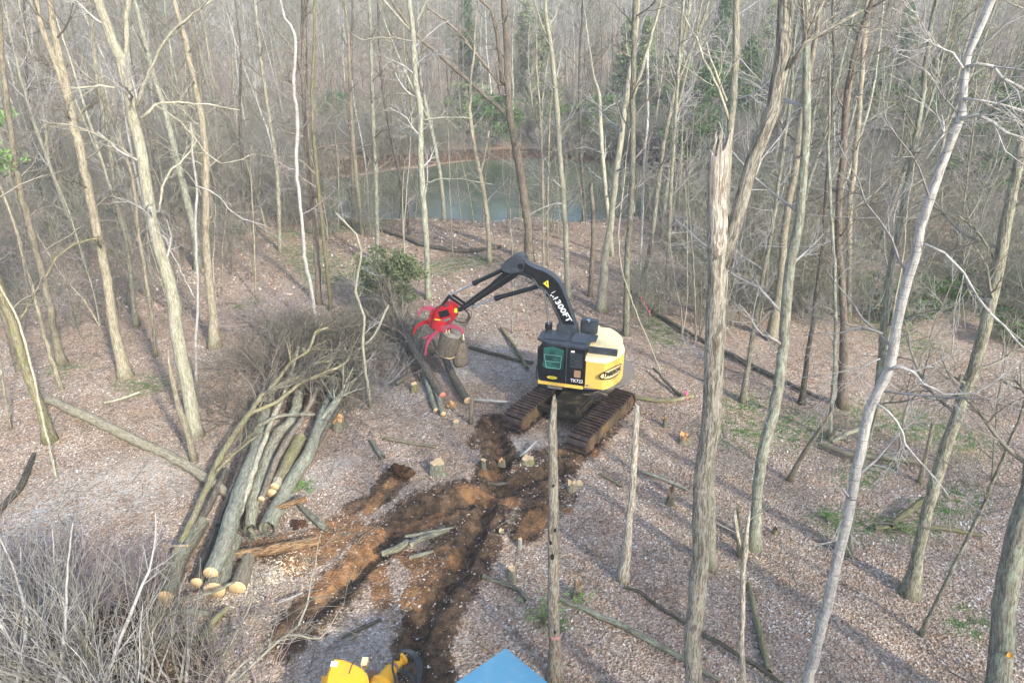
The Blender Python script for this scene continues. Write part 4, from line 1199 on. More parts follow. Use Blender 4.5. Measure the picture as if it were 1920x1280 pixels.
# thin green weeds at the foot of the centre snag and around
for i, (u, v, h, n_, lab) in enumerate([(1020, 1165, 0.9, 26, 'bright green sprouting weed at the foot of the holed snag'), (575, 917, .35, 22, 'bright moss tuft beside the felled logs'), (1085, 1125, .45, 14, 'small green sprout beside the rotten stump'),
                                        (1560, 978, .4, 20, 'green fern like plant left of the silvery trunk'), (1690, 995, .35, 18, 'green plants in leaf litter before the stout leaning trunk')]):
    rng = np.random.default_rng(500 + i); b = G(u, v); t = thing('green_plant', b, lab, 'plant')
    st = MB(); fo = MB(); rnd = []; C_ = []
    for k in range(n_):
        p = limb((rng.normal() * .12, rng.normal() * .12, 0), (rng.normal() * .6, rng.normal() * .6, 1), h * (.5 + .5 * rng.random()), 3, .1, .03, rng)
        st.tube(p, [.006, .005, .004, .003], 3, False); C_ += [p[2], p[3]]
    clumps(fo, rnd, C_, [0.09] * len(C_), 5, .028, rng)
    st.build('stems', BK['mossy'], t); fo.build('leaves', M_SPROUT, t, smooth=False, attrs=dict(rnd=np.concatenate(rnd)))
# ---------------------------------------------------------------- felled logs, stumps, brush
def log(seq, label, bk='grey', cut=(M_CUT, M_CUT), name='felled_log', cat='log', crown=None, seed=0, group=None, sides=12, bump=0.04, forks=(), jag=False):
    """seq: (u, v, width px, height of the log's axis above ground)"""
    rng = np.random.default_rng(seed + 900)
    P = np.array([G(u, v, z) for u, v, w, z in seq])
    R = np.array([0.45 * w / FPX * ((p - CAMP) @ FW) for (u, v, w, z), p in zip(seq, P)])
    o = P[0] * [1, 1, 0] + [0, 0, float(base_h(P[0][0], P[0][1]))]
    t = thing(name, o, label, cat, group)
    p, r = smooth(P, R, 0.3)
    w = rng.normal(size=p.shape) * 0.012; w[0] = w[-1] = 0
    mb = MB(); mb.tube(p + w, r, sides, False, bump=bump, rng=rng)
    for f in forks:
        FP = np.array([G(u, v, z) for u, v, w_, z in f]); FR = np.array([0.5 * w_ / FPX * ((q - CAMP) @ FW) for (u, v, w_, z), q in zip(f, FP)])
        fp, fr = smooth(FP, FR, 0.25)
        mb.tube(fp + rng.normal(size=fp.shape) * .012, fr, 7, True, bump=bump, rng=rng)
        for i in range(10):
            k = rng.integers(len(fp) // 3, len(fp))
            grow(mb, fp[k], side_dir(fp[k] - fp[k - 1], 0.7, rng) + [0, 0, .15], 1.1, max(.008, fr[k] * .4), 1, rng, (0, 6), 0.005, up=0.02)
    mb.build('bark', BK[bk], t, origin=o)
    # the two cut faces, slightly domed
    for k, (end, mt, sg) in enumerate(((0, cut[0], -1), (-1, cut[1], 1))):
        if mt is None: continue
        e = MB()
        ax = nrm(p[1] - p[0]) if end == 0 else nrm(p[-1] - p[-2])
        q = p[end]
        e.tube([q - ax * sg * .01, q + ax * sg * 0.005], [r[end] * 0.97, r[end] * 0.95], max(sides, 18), True, bump=0.02, rng=rng)
        e.build('cut_face', mt, t, origin=o, smooth=False)
    if crown:
        n, L, tw, lo = crown
        cm = MB()
        for i in range(n):
            k = int(len(p) * (lo + (1 - lo) * (i + rng.random()) / n)); k = min(max(k, 1), len(p) - 1)
            dd = side_dir(p[k] - p[k - 1], 0.2 + 0.45 * rng.random(), rng); dd[2] = abs(dd[2]) * 0.8 + .03
            grow(cm, p[k], dd, L * (0.5 + 0.8 * rng.random()), max(.012, min(.035, r[k] * .5)), 2, rng, (0, 5, 6), 0.006, wob=0.11, up=0.0, seg=0.3)
        cm.build('crown', BK[tw], t, origin=o)
    return t


log([(310, 1119, 36, .24), (332, 1060, 35, .24), (355, 1015, 33, .24), (379, 978, 30, .24)], 'short thick brown log with a fresh round cut, nearest left of the pile', 'grey', (M_CUT, M_CUT), seed=1, sides=16)
log([(369, 1092, 27, .2), (395, 1030, 26, .2), (425, 960, 24, .2), (450, 900, 20, .2)], 'log with the smaller round cut face left in the cluster of ends', 'dark', seed=2, sides=14)
log([(395, 1074, 32, .62), (422, 1012, 36, .60), (452, 916, 32, .50), (481, 844, 31, .42), (496, 779, 26, .38), (514, 707, 20, .4), (530, 655, 13, .5), (536, 620, 8, .7)], 'long grey lichened trunk on top of the log pile', 'lichen', (M_CUT, None), crown=(22, 2.2, 'twigdark', .6), seed=3, sides=16,
    forks=[[(527, 665, 9, .45), (548, 640, 6, .6), (575, 600, 4, 1.0)], [(529, 660, 7, .45), (510, 640, 5, .6), (500, 600, 3, .9)]])
log([(402, 1107, 46, .24), (420, 1060, 40, .22), (440, 1010, 30, .2)], 'thickest log of the pile with the largest sawn face at the bottom', 'grey', seed=4, sides=18)
log([(445, 1102, 36, .17), (456, 1072, 32, .15), (466, 1045, 26, .13)], 'log with an oval cut face at the right end of the cluster', 'brown', seed=5, sides=14)
log([(468, 990, 22, .25), (478, 934, 30, .3), (503, 855, 28, .33), (524, 811, 26, .35), (550, 783, 24, .36), (564, 707, 18, .4), (570, 640, 12, .6)], 'crooked grey trunk with a split forked butt in the pile', 'grey', (None, None), crown=(20, 2.2, 'twigdark', .55), seed=6, sides=14,
    forks=[[(470, 990, 12, .2), (476, 1004, 7, .1)]])
log([(510, 925, 26, .25), (535, 875, 27, .3), (562, 822, 27, .35)], 'short olive brown log lying between the crooked grey trunk and the dark one', 'mossy', (M_CUT, M_CUTO), seed=7, sides=14)
log([(515, 912, 20, .5), (520, 900, 20, .52)], 'pale sawn stub end sticking out of the middle of the pile', 'tan', seed=8, sides=12, name='log_end')
log([(500, 990, 34, .2), (546, 901, 30, .25), (578, 851, 26, .3), (603, 783, 22, .35), (632, 707, 15, .4), (650, 640, 8, .7)], 'long grey trunk on the right side of the log pile', 'lichen', (None, None), crown=(24, 2.4, 'twigdark', .5), seed=9, sides=14,
    forks=[[(600, 790, 14, .4), (628, 755, 13, .6), (655, 720, 10, .8)]])
log([(302, 1085, 10, .35), (316, 1063, 12, .35), (370, 952, 14, .5), (413, 858, 14, .7), (470, 772, 11, .9), (500, 735, 9, 1.0), (568, 703, 8, 1.2), (585, 682, 6, 1.4), (620, 678, 3, 1.6)], 'long mossy yellow-green stem sweeping over the left of the pile', 'mossy', (None, None), crown=(10, 1.4, 'twig', .6), seed=10, sides=10,
    forks=[[(466, 778, 8, .9), (520, 752, 7, 1.0), (560, 720, 7, 1.1), (600, 702, 6, 1.3), (645, 682, 5, 1.5), (660, 655, 4, 1.8)], [(505, 732, 7, 1.0), (545, 680, 6, 1.3), (580, 655, 6, 1.7), (592, 622, 5, 2.2), (615, 614, 3, 2.4)], [(407, 883, 6, .8), (440, 850, 5, .9), (483, 815, 4, .9)]])
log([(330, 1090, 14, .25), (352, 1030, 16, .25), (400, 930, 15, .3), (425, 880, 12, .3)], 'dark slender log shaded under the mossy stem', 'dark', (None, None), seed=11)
log([(431, 1041, 18, .2), (500, 1030, 22, .2), (560, 1020, 22, .2), (600, 1012, 17, .2)], 'rotten orange split log lying on the churned soil', 'rotten', (M_CUTO, M_CUTO), seed=12, bump=.12)
log([(508, 957, 11, .35), (540, 946, 12, .4), (575, 934, 13, .45)], 'short peeled orange brown piece across the right trunks', 'rotten', seed=13, name='broken_branch', cat='branch')
log([(307, 1023, 5, .8), (352, 1022, 7, .8)], 'small orange wood splinter lying on the left logs', 'tan', (M_CUTO, M_CUTO), seed=14, name='wood_splinter', cat='wood splinter', sides=6)
log([(91, 749, 17, .15), (168, 783, 21, .18), (235, 816, 20, .18), (330, 860, 20, .18), (400, 905, 20, .2), (440, 935, 18, .2)], 'long rotten greyish brown trunk fallen across the sunlit leaves at left', 'tan', (M_CUTO, None), seed=15, bump=.07, name='fallen_log', cat='fallen log')
log([(64, 850, 8, .2), (50, 885, 13, .1), (37, 915, 14, .1), (0, 955, 13, .1), (-30, 1000, 10, .1)], 'dark curved dead branch on the ground at the left edge', 'dark', (None, None), seed=16, name='fallen_branch', cat='fallen branch')
for i, (sq, lab, bk) in enumerate([
    ([(440, 985, 12, .45), (470, 900, 12, .6), (505, 800, 10, .7), (540, 720, 8, .9), (560, 650, 5, 1.2)], 'slender pale stem lying over the gap between the two grey trunks', 'pale'),
    ([(490, 935, 14, .55), (525, 850, 13, .65), (575, 770, 11, .7), (610, 700, 8, .9), (640, 640, 5, 1.2)], 'slender brown stem above the olive brown log', 'brown'),
    ([(560, 880, 12, .3), (600, 810, 12, .4), (640, 745, 10, .5), (680, 690, 6, .8)], 'slender grey stem at the right flank of the pile', 'lichen'),
    ([(585, 850, 10, .25), (620, 790, 10, .4), (655, 720, 8, .6), (690, 650, 5, 1.0)], 'thin dark stem beside the vine covered stump', 'dark'),
    ([(410, 985, 11, .4), (440, 900, 11, .5), (470, 810, 10, .6), (500, 730, 7, .8), (515, 660, 4, 1.1)], 'thin dark stem left of the long lichened trunk', 'dark'),
    ([(485, 800, 9, .9), (520, 780, 8, .9), (590, 776, 6, .9)], 'short grey limb laid across the upper trunks', 'grey')]):
    log(sq, lab, bk, (M_CUT if i in (1, 2) else None, None), seed=120 + i, sides=9, crown=(12, 1.7, 'twigdark', .55) if i < 5 else None, name='felled_log')
# second, smaller bundle under the felling head
log([(830, 741, 16, .3), (800, 695, 17, .5), (770, 645, 16, .8), (738, 595, 12, 1.2), (712, 550, 8, 1.8)], 'felled trunk with a reddish sawn face beneath the felling head', 'brown', (M_CUTR, None), crown=(26, 2.2, 'twig', .5), seed=20, sides=14,
    forks=[[(760, 630, 9, .9), (735, 560, 6, 1.8), (728, 520, 4, 2.4)], [(775, 650, 8, .8), (745, 620, 6, 1.2), (700, 600, 4, 1.6), (680, 575, 3, 2.0)]])
log([(877, 751, 17, .2), (850, 706, 16, .3), (830, 665, 15, .5), (812, 630, 12, .9)], 'felled trunk with a pale sawn face at the right of the small bundle', 'brown', seed=21, sides=14, crown=(8, 1.4, 'twig', .5))
log([(817, 769, 11, .12), (802, 722, 10, .2), (786, 675, 9, .35), (760, 620, 7, .7)], 'slim grey felled stem, leftmost of the small bundle', 'lichen', (M_CUT, None), crown=(14, 1.7, 'twig', .5), seed=22)
log([(831, 776, 12, .12), (818, 735, 10, .2), (800, 685, 9, .4)], 'slim felled stem with a small pale end between the others of the small bundle', 'lichen', seed=23)
log([(742, 720, 10, .3), (766, 690, 9, .5), (720, 600, 7, 1.0), (672, 610, 4, 1.4)], 'bent thin stem crossing the back of the small bundle', 'dark', (None, None), crown=(18, 1.8, 'twig', .3), seed=24)
log([(673, 655, 5, 1.2), (703, 625, 5, 1.7), (728, 573, 5, 2.6)], 'pale snapped limb poking up out of the brush', 'pale', seed=25, name='broken_branch', cat='branch')
# fallen logs on the open floor
for i, (sq, lab, bk) in enumerate([
    ([(905, 1080, 9, .1), (940, 1092, 11, .1), (975, 1105, 9, .1), (985, 1125, 6, .1)], 'short grey broken limb right of the ruts', 'grey'),
    ([(1050, 1122, 10, .1), (1100, 1142, 12, .1), (1150, 1165, 13, .1), (1210, 1195, 13, .1), (1290, 1240, 11, .1), (1350, 1275, 9, .1)], 'grey green fallen pole lying right of the holed snag', 'lichen'),
    ([(1170, 1100, 6, .1), (1200, 1108, 7, .1), (1240, 1140, 8, .1), (1280, 1165, 8, .1), (1400, 1235, 9, .1), (1480, 1290, 8, .1)], 'thin dark fallen pole reaching behind the big furrowed trunk', 'dark'),
    ([(1404, 1092, 8, .1), (1412, 1130, 11, .1), (1424, 1186, 13, .1), (1441, 1258, 12, .1)], 'mossy dark fallen log beside the thin weathered dead stem', 'mossy'),
    ([(715, 430, 7, .15), (755, 443, 8, .15), (800, 460, 8, .15), (870, 470, 8, .15), (940, 462, 6, .15)], 'dark fallen log far back in front of the pond', 'dark'),
    ([(940, 615, 6, .12), (965, 650, 7, .12), (988, 690, 7, .1)], 'mossy fallen limb left of the machine cab', 'mossy'),
    ([(880, 650, 7, .1), (960, 672, 7, .1), (1000, 680, 6, .1)], 'dark thin log behind the small bundle and the cab', 'dark'),
    ([(1185, 545, 7, .15), (1215, 575, 8, .15), (1260, 605, 8, .15), (1300, 628, 8, .15), (1400, 680, 9, .15), (1470, 715, 9, .15), (1540, 748, 8, .15)], 'long dark log running diagonally through the right middle ground', 'dark'),
    ([(1100, 720, 5, .3), (1230, 750, 8, .12), (1300, 742, 9, .1)], 'mossy fallen pole to the right of the tracks', 'mossy'),
    ([(1225, 690, 5, .3), (1245, 712, 6, .2), (1275, 740, 7, .1)], 'short dark leaning limb right of the yellow hood', 'dark'),
    ([(1535, 832, 8, .15), (1590, 850, 12, .2), (1660, 858, 12, .2), (1740, 868, 10, .2)], 'pale rotting log beside the green patch in the right middle ground', 'tan'),
    ([(1560, 828, 7, .3), (1590, 812, 9, .5), (1620, 800, 8, .6), (1655, 795, 5, .7)], 'pale broken limb propped over the rotting log', 'pale'),
    ([(1640, 990, 8, .12), (1700, 985, 9, .12), (1770, 990, 9, .12), (1840, 1003, 8, .12)], 'mossy brown log in the leaf litter right of the silvery trunk', 'mossy'),
    ([(1670, 985, 10, .2), (1700, 960, 13, .25), (1735, 935, 12, .3)], 'mossy curved stump root left of the stout leaning trunk', 'mossy'),
    ([(695, 825, 8, .1), (712, 850, 12, .1), (718, 858, 11, .1)], 'short grey log piece left of the sawn stumps', 'grey'),
    ([(718, 820, 6, .08), (770, 830, 8, .08), (820, 838, 6, .08)], 'orange brown peeled limb above the sawn stumps', 'tan'),
    ([(885, 748, 5, .35), (915, 750, 5, .35), (957, 753, 5, .35)], 'pale straight limb resting on the snapped post', 'birch'),
    ([(560, 945, 9, .1), (590, 975, 14, .12), (612, 992, 13, .12)], 'grey weathered log piece right of the peeled one', 'grey'),
    ([(715, 1038, 12, .25), (745, 1028, 15, .25), (765, 1015, 14, .25)], 'grey sawn log piece on the leaf island between the ruts', 'grey'),
    ([(770, 1022, 12, .3), (790, 1010, 13, .3), (840, 992, 9, .3)], 'curved grey limb at the right of the leaf island', 'grey'),
    ([(768, 1045, 8, .2), (790, 1040, 9, .2), (812, 1033, 6, .2)], 'short pale limb below the others on the leaf island', 'pale'),
    ([(760, 1005, 6, .3), (800, 998, 7, .35), (850, 988, 4, .4)], 'thin pale limb topmost on the leaf island', 'pale'),
    ([(640, 1195, 5, .08), (670, 1180, 8, .08), (715, 1160, 7, .08)], 'dark limb lying in pale debris above the yellow machine', 'dark'),
    ([(305, 1150, 11, .15), (340, 1146, 13, .15), (395, 1150, 10, .15)], 'short split pale log below the cut ends', 'pale'),
    ([(330, 1128, 7, .4), (390, 1112, 8, .5), (440, 1090, 6, .5)], 'thin grey pole laid across the cut ends', 'grey'),
    ([(375, 1200, 14, .1), (400, 1165, 14, .12), (425, 1140, 12, .12)], 'mossy short chunk under the cut ends', 'mossy'),
    ([(520, 1130, 4, .15), (545, 1120, 5, .18), (568, 1110, 4, .2)], 'white peeled stick lying on the dark soil', 'birch'),
    ([(430, 1012, 5, .3), (445, 990, 6, .3), (468, 1003, 6, .2)], 'dark root like limb at the split butt', 'dark'),
    ([(1190, 880, 4, .08), (1230, 892, 7, .08), (1290, 918, 5, .08)], 'thin grey green stick left of the big furrowed trunk', 'lichen'),
    ([(1125, 888, 4, .08), (1150, 900, 6, .08), (1165, 912, 5, .08)], 'small dark mossy stick right of the machine ruts', 'mossy'),
    ([(915, 905, 5, .08), (935, 907, 7, .08), (955, 905, 5, .08)], 'short reddish stick in the leaves above the rut junction', 'brown'),
    ([(975, 855, 4, .1), (990, 843, 5, .15), (1005, 828, 4, .25)], 'small pale stick leaning by the flat stump', 'birch'),
    ([(195, 755, 5, .1), (235, 745, 6, .1), (262, 735, 5, .2)], 'pale limb lying in front of the flared tan trunk', 'pale'),
    ([(455, 600, 5, .1), (480, 615, 6, .1), (500, 640, 5, .1)], 'dark broken limb near the green patch left of the brush', 'dark'),
    ([(0, 383, 9, .25), (120, 392, 10, .3), (230, 398, 10, .3), (330, 405, 8, .3)], 'dark long log across the far left woods floor', 'dark'),
    ([(1290, 420, 8, .3), (1380, 440, 9, .3), (1480, 450, 8, .3)], 'dark log on the ground far behind the big broken snag', 'dark'),
]):
    log(sq, lab, bk, (None, None) if bk in ('dark', 'mossy') else (M_CUT, M_CUT) if i in (15, 19, 20, 25) else (None, None), name='fallen_log' if i not in (27, 31, 32, 16, 17) else 'fallen_branch', cat='fallen log' if i not in (27, 31, 32, 16, 17) else 'fallen branch', seed=40 + i, bump=.06, sides=9)


def stump(u, v, w, h, label, bk='brown', cut=M_CUT, seed=0, jag=0.03, name='tree_stump', cat='tree stump', spread=0.35, lean=(0, 0)):
    rng = np.random.default_rng(seed + 2000)
    b = G(u, v); r = 0.5 * w / FPX * ((b - CAMP) @ FW)
    t = thing(name, b, label, cat)
    mb = MB(); n = 16
    ang = np.linspace(0, 2 * pi, n, endpoint=False)
    pr = 1 + 0.12 * np.sin(ang * 3 + rng.random() * 6) + 0.06 * rng.normal(size=n)
    top = h + jag * rng.normal(size=n)
    if jag > .06: top = np.abs(top)
    rows = []
    for f, k in ((0, 1 + spread), (0.15, 1 + spread * .45), (0.4, 1.08), (0.75, 1.0), (1.0, 0.97)):
        rows.append(np.stack([np.cos(ang) * r * k * pr + lean[0] * f * h, np.sin(ang) * r * k * pr + lean[1] * f * h, top * f - 0.08 * (f == 0)], 1))
    V = np.concatenate(rows)
    o = mb.verts(V, np.stack([np.tile(np.cos(ang) * r, 5), np.tile(np.sin(ang) * r, 5), V[:, 2]], 1))
    i = np.arange(n); j = (i + 1) % n
    for k in range(4): mb.quads(np.stack([k * n + i, k * n + j, (k + 1) * n + j, (k + 1) * n + i], 1) + o)
    mb.build('bark', BK[bk], t)
    cm = MB()
    ring = rows[-1] * [0.97, 0.97, 1] + [0, 0, 0.0]
    cen = np.array([lean[0] * h, lean[1] * h, float(np.mean(top)) - jag * .6])
    mid = (ring + cen) / 2 + np.stack([np.zeros(n), np.zeros(n), rng.normal(size=n) * jag * .5], 1)
    o = cm.verts(np.vstack([ring, mid, [cen]]), np.vstack([ring, mid, [cen]]) - [lean[0] * h, lean[1] * h, 0])
    cm.quads(np.stack([i, j, n + j, n + i], 1) + o)
    for k in range(n): cm.poly.append([o + n + k, o + n + (k + 1) % n, o + 2 * n]); cm.pm.append(0)
    cm.build('cut_face', cut, t, smooth=False)
    return t


for i, a in enumerate([
    (821, 886, 27, .42, 'tall pale topped stump left of the rut junction', 'lichen'), (990, 868, 22, .22, 'low flat pale stump in front of the left track', 'mossy'), (634, 800, 26, .35, 'stump with vines and torn bark right of the log pile', 'grey', M_CUTO),
    (777, 733, 12, .35, 'small sawn stump left of the small log bundle', 'mossy'), (856, 796, 12, .16, 'tiny pale stump below the small bundle', 'tan'), (848, 764, 18, .12, 'low orange splintered stump among the bundle ends', 'tan', M_CUTO),
    (960, 1085, 15, .38, 'pale topped stump standing right of the lower ruts', 'pale'), (975, 1027, 8, .32, 'thin sawn stub beside the orange clay', 'birch'), (907, 880, 10, .4, 'thin grey stub above the rut junction', 'grey'),
    (940, 1003, 10, .2, 'short leaning stub at the edge of the dark soil', 'grey', M_CUT), (1072, 918, 18, .28, 'split pale stump behind the holed snag', 'tan', M_CUT), (941, 868, 12, .1, 'orange splintered little stump above the ruts', 'tan', M_CUTO),
]):
    stump(*a, seed=i, jag=0.02 if i not in (2, 5, 10, 11) else .05)
stump(1256, 945, 14, .45, 'dark jagged rotten stump in the leaves left of the big trunk', 'dark', M_MUD, 30, .17, 'rotten_stump')
stump(1082, 1118, 15, .5, 'rotten reddish brown stump right of the holed snag', 'brown', M_CUTO, 31, .15, 'rotten_stump')
stump(1283, 828, 20, .25, 'low broken pale stump just left of the big furrowed trunk', 'tan', M_CUTO, 32, .1, 'rotten_stump')
stump(1246, 800, 9, .35, 'small brown jagged stub further left of the big furrowed trunk', 'brown', M_CUTO, 33, .1, 'rotten_stump')
stump(1452, 1000, 8, .2, 'little mossy stub by the lichen spotted trunk', 'mossy', M_MUD, 34, .05, 'rotten_stump')

# upturned root ball
def soil_mat():
    m = N('dark_soil_clod')
    tc = m.n('ShaderNodeTexCoord')
    n1 = m.noise(tc.outputs['Object'], 7, 6, 0.7)
    m.bump(n1, 1.0, 0.08)
    return m.fin(m.mix(m.step(n1, .4, .65), (0.035, 0.022, 0.014, 1), (0.13, 0.07, 0.04, 1)), 0.95, spec=0.1)


M_SOIL = soil_mat()
def lump(loc, r, name, label, cat, mat, seed, squash=(1, 1, 1), amp=.35):
    bm = bmesh.new(); bmesh.ops.create_icosphere(bm, subdivisions=4, radius=1)
    rg = np.random.default_rng(seed); ph = rg.random(6) * 6
    for v in bm.verts:
        c = v.co
        k = 1 + amp * (0.5 * sin(3 * c.x + ph[0]) * cos(4 * c.y + ph[1]) + 0.35 * sin(7 * c.z + ph[2] + 3 * c.x) + 0.22 * sin(15 * c.x + ph[3]) * sin(13 * c.y + ph[4]) + .15 * rg.normal())
        v.co = Vector((c.x * squash[0], c.y * squash[1], c.z * squash[2])) * k * r
    me = bpy.data.meshes.new(name); bm.to_mesh(me); bm.free(); me.materials.append(mat)
    o = bpy.data.objects.new(name, me); COL.objects.link(o); o.location = [float(c) for c in loc]
    return tag(o, label, cat)


lump(G(754, 895) + [0, 0, .12], .30, 'root_ball', 'upturned dark brown root ball above the ruts', 'root ball', M_SOIL, 3, (1.15, .8, 1.1), .5)
for i, (u, v, r, lab) in enumerate([(560, 985, .2, 'clod of dark soil left of the upper rut'), (1010, 960, .22, 'orange clay clod by the holed snag'), (1085, 905, .12, 'chunk of torn pale wood by the split stump')]):
    lump(G(u, v), r, 'soil_clod' if i < 2 else 'wood_chunk', lab, 'soil clod' if i < 2 else 'wood chunk', [M_SOIL, M_SOIL, M_CUT][i], 10 + i, (1.2, 1, .5), .6)

# --- brush: tangled tops, each a pile of its own
def brush(u, v, h, R_, n, label, tw='twigdark', seed=0, up=.4, L=2.1, z0=0.0, name='brush_pile', cat='brush pile', r0=.016, bias=(0, 0)):
    rng = np.random.default_rng(seed + 3000); b = G(u, v)
    mb = MB()
    for i in range(int(n * 2.6)):
        a = rng.random() * 6.28; q = R_ * math.sqrt(rng.random())
        p = b + np.array([cos(a) * q, sin(a) * q * .8, z0 + rng.random() * h * .5])
        d = np.array([rng.normal() + bias[0], rng.normal() + bias[1], up * (0.3 + rng.random())])
        grow(mb, p, d, L * (.5 + .7 * rng.random()), r0 * (.6 + .9 * rng.random()), 2, rng, (0, 5, 4), .0075, wob=.10, up=.0, seg=.3)
    o = mb.build(name, BK[tw], origin=b)
    return tag(o, label, cat)


for i, a in enumerate([
    (470, 700, .8, 1.3, 22, 'dark tangled brush at the left of the pile tops'), (555, 640, .9, 1.5, 20, 'dense grey brush where the long trunks end'), (610, 665, .9, 1.5, 20, 'grey tangle of tops between crooked trunk and sapling'),
    (640, 640, 1.2, 1.6, 26, 'twiggy tops behind the crooked tan sapling'), (735, 660, 1.3, 1.3, 28, 'brush heap left of the red felling head'), (775, 650, 1.0, 1.0, 16, 'short twiggy brush right under the red felling head'), (705, 720, .7, 1.0, 16, 'low loose brush left of the small sawn stump'),
    (520, 610, 1.0, 1.6, 20, 'thin brush at the far end of the long trunks'), (440, 780, .5, .9, 12, 'low dark twigs beside the mossy sweeping stem'), (660, 780, .5, .9, 12, 'loose twigs around the vine covered stump')]):
    brush(*a, tw=['twigdark', 'twig', 'twigdark', 'twig', 'twig', 'twig', 'twigpale', 'twigpink', 'twigdark', 'twig'][i], seed=i, bias=(-.2, .5) if i != 4 else (-.8, .6))

# --- the near shrubs at the lower left
def shrub(u, v, n, H, label, tw, seed, spread=.4, r0=.027, lean=(0, 0), group=None, nch=(0, 3, 4), name='bare_shrub'):
    rng = np.random.default_rng(seed + 4000); b = G(u, v)
    mb = MB()
    for i in range(int(n * 1.5)):
        a = rng.random() * 6.28
        d = np.array([cos(a) * spread + lean[0], sin(a) * spread + lean[1], 1.0]) + np.append(rng.normal(size=2) * .12, 0)
        p = np.array([cos(a) * .12, sin(a) * .12, -.05]) + np.append(rng.normal(size=2) * .12, 0)
        grow(mb, p, d, H * (.6 + .5 * rng.random()), r0 * (.6 + .6 * rng.random()), 2, rng, nch, .0075, wob=.09, up=.05, ang=(.25, .6), seg=.28, spread=.72)
    o = mb.build(name, BK[tw])
    o.location = [float(c) for c in b]
    return tag(o, label, 'shrub', group)


for i, a in enumerate([
    (40, 1330, 12, 3.4, 'many stemmed pale bare shrub in the bottom left corner', 'twigpale'), (150, 1360, 12, 3.4, 'tall grey bare shrub beside the corner shrub', 'twig'), (250, 1290, 10, 2.6, 'bare shrub of grey stems below the cut log ends', 'twig'),
    (80, 1200, 12, 2.3, 'mauve twiggy shrub at the left edge in the foreground', 'twigpink'), (190, 1160, 12, 2.0, 'mauve twiggy shrub left of the cut log ends', 'twigpink'), (275, 1110, 10, 1.6, 'small mauve shrub touching the nearest brown log', 'twigpink'),
    (120, 1090, 9, 1.4, 'low mauve shrub at the edge of the sunlit leaves', 'twigpink'), (10, 1130, 10, 2.0, 'mauve shrub cut by the left photo edge', 'twigpink'), (360, 1330, 8, 2.3, 'thin grey shrub at the bottom left of the yellow machine', 'twig'),
    (470, 1330, 7, 2.2, 'sparse mauve shrub just left of the yellow machine', 'twigpink'), (-40, 1290, 9, 3.2, 'pale stems leaning in at the far bottom left', 'twigpale'), (330, 1210, 7, 1.4, 'low grey twiggy shrub under the split pale log', 'twig'),
    (230, 1400, 9, 3.0, 'pale upright shrub at the bottom edge', 'twigpale')]):
    shrub(a[0], a[1], a[2], a[3], a[4], a[5], i)
for i, (u, v, n_, H_, lab) in enumerate([(15, 1310, 4, 3.3, 'stout forking stems at the very left bottom'), (75, 1290, 4, 3.2, 'three stout forking stems right of the corner shrub'), (135, 1310, 4, 3.4, 'tall stout forking stems in the lower left thicket'), (205, 1280, 4, 2.9, 'stout grey forking stems below the nearest brown log'),
    (270, 1330, 4, 3.0, 'stout forking stems at the bottom of the thicket'), (60, 1210, 3, 2.4, 'leafless forking stems at the left edge of the thicket'), (330, 1290, 3, 2.3, 'sparse forking stems under the thin grey pole'), (160, 1220, 3, 2.2, 'short forking stems in the middle of the thicket')]):
    shrub(u, v, n_, H_, lab, 'twigpale', 60 + i, .32, .045, nch=(0, 4, 3), name='forking_shrub')
# long arching wands in front of the soil
for i, (seq, lab) in enumerate([
    ([(400, 1310, 7), (470, 1230, 6), (560, 1170, 5), (590, 1060, 3), (600, 1000, 2)], 'arching bare wand crossing in front of the left rut'),
    ([(395, 1330, 8), (480, 1240, 7), (540, 1190, 6), (600, 1195, 4), (645, 1130, 2)], 'forking bare wand left of the yellow machine'),
    ([(380, 1290, 6), (430, 1210, 5), (470, 1130, 4), (480, 1060, 3)], 'upright pinkish wand below the oval cut face'),
    ([(180, 1320, 9), (245, 1150, 8), (285, 1050, 5), (292, 960, 3)], 'stout pale wand rising left of the cut logs'),
    ([(20, 1330, 9), (50, 1180, 8), (30, 1080, 5), (0, 1010, 3)], 'pale wand bending at the left edge'),
    ([(100, 1330, 10), (120, 1200, 8), (125, 1080, 5), (135, 980, 3)], 'straight pale wand in the lower left thicket')]):
    rng = np.random.default_rng(5000 + i); b = G(seq[0][0], seq[0][1] + 60)
    P, R = px_pts(seq, b, 0.001)
    P = np.vstack([b, P]); R = np.append(R[0], R)
    p, r = smooth(P, R, .25)
    mb = MB(); mb.tube(p + rng.normal(size=p.shape) * .01, r, 6, False)
    for k in range(10):
        j = rng.integers(len(p) // 3, len(p))
        grow(mb, p[j], side_dir(p[j] - p[j - 1], .6, rng), .8, max(.005, r[j] * .5), 1, rng, (0, 5), .0035)
    o = mb.build('shrub_wand', BK['twigpale' if i > 2 else 'twig'], origin=b)
    tag(o, lab, 'shrub stem')

# ---------------------------------------------------------------- leaf litter, twigs and chips on the floor
def soil_at(x, y):
    s = np.zeros_like(x); g_ = np.zeros_like(x)
    for p, w in RUTS: s = np.maximum(s, trail(x, y, p, w))
    for p, w in SOIL_SHADE_ZONE: s = np.maximum(s, 0.5 * trail(x, y, p, w, .55))
    for p, w in GROOVE: g_ = np.maximum(g_, trail(x, y, p, w, 0.6))
    return s, g_


rl = np.random.default_rng(31)
def scatter_pts(n, y0, y1, marg=1.06, pw=1.0):
    y = y0 + (y1 - y0) * rl.random(n) ** pw
    x = (rl.random(n) * 2 - 1) * (0.70 * y + 3.5) * marg
    keep = rl.random(n) < (0.70 * y + 3.5) / (0.70 * y1 + 3.5)
    return x[keep], y[keep]


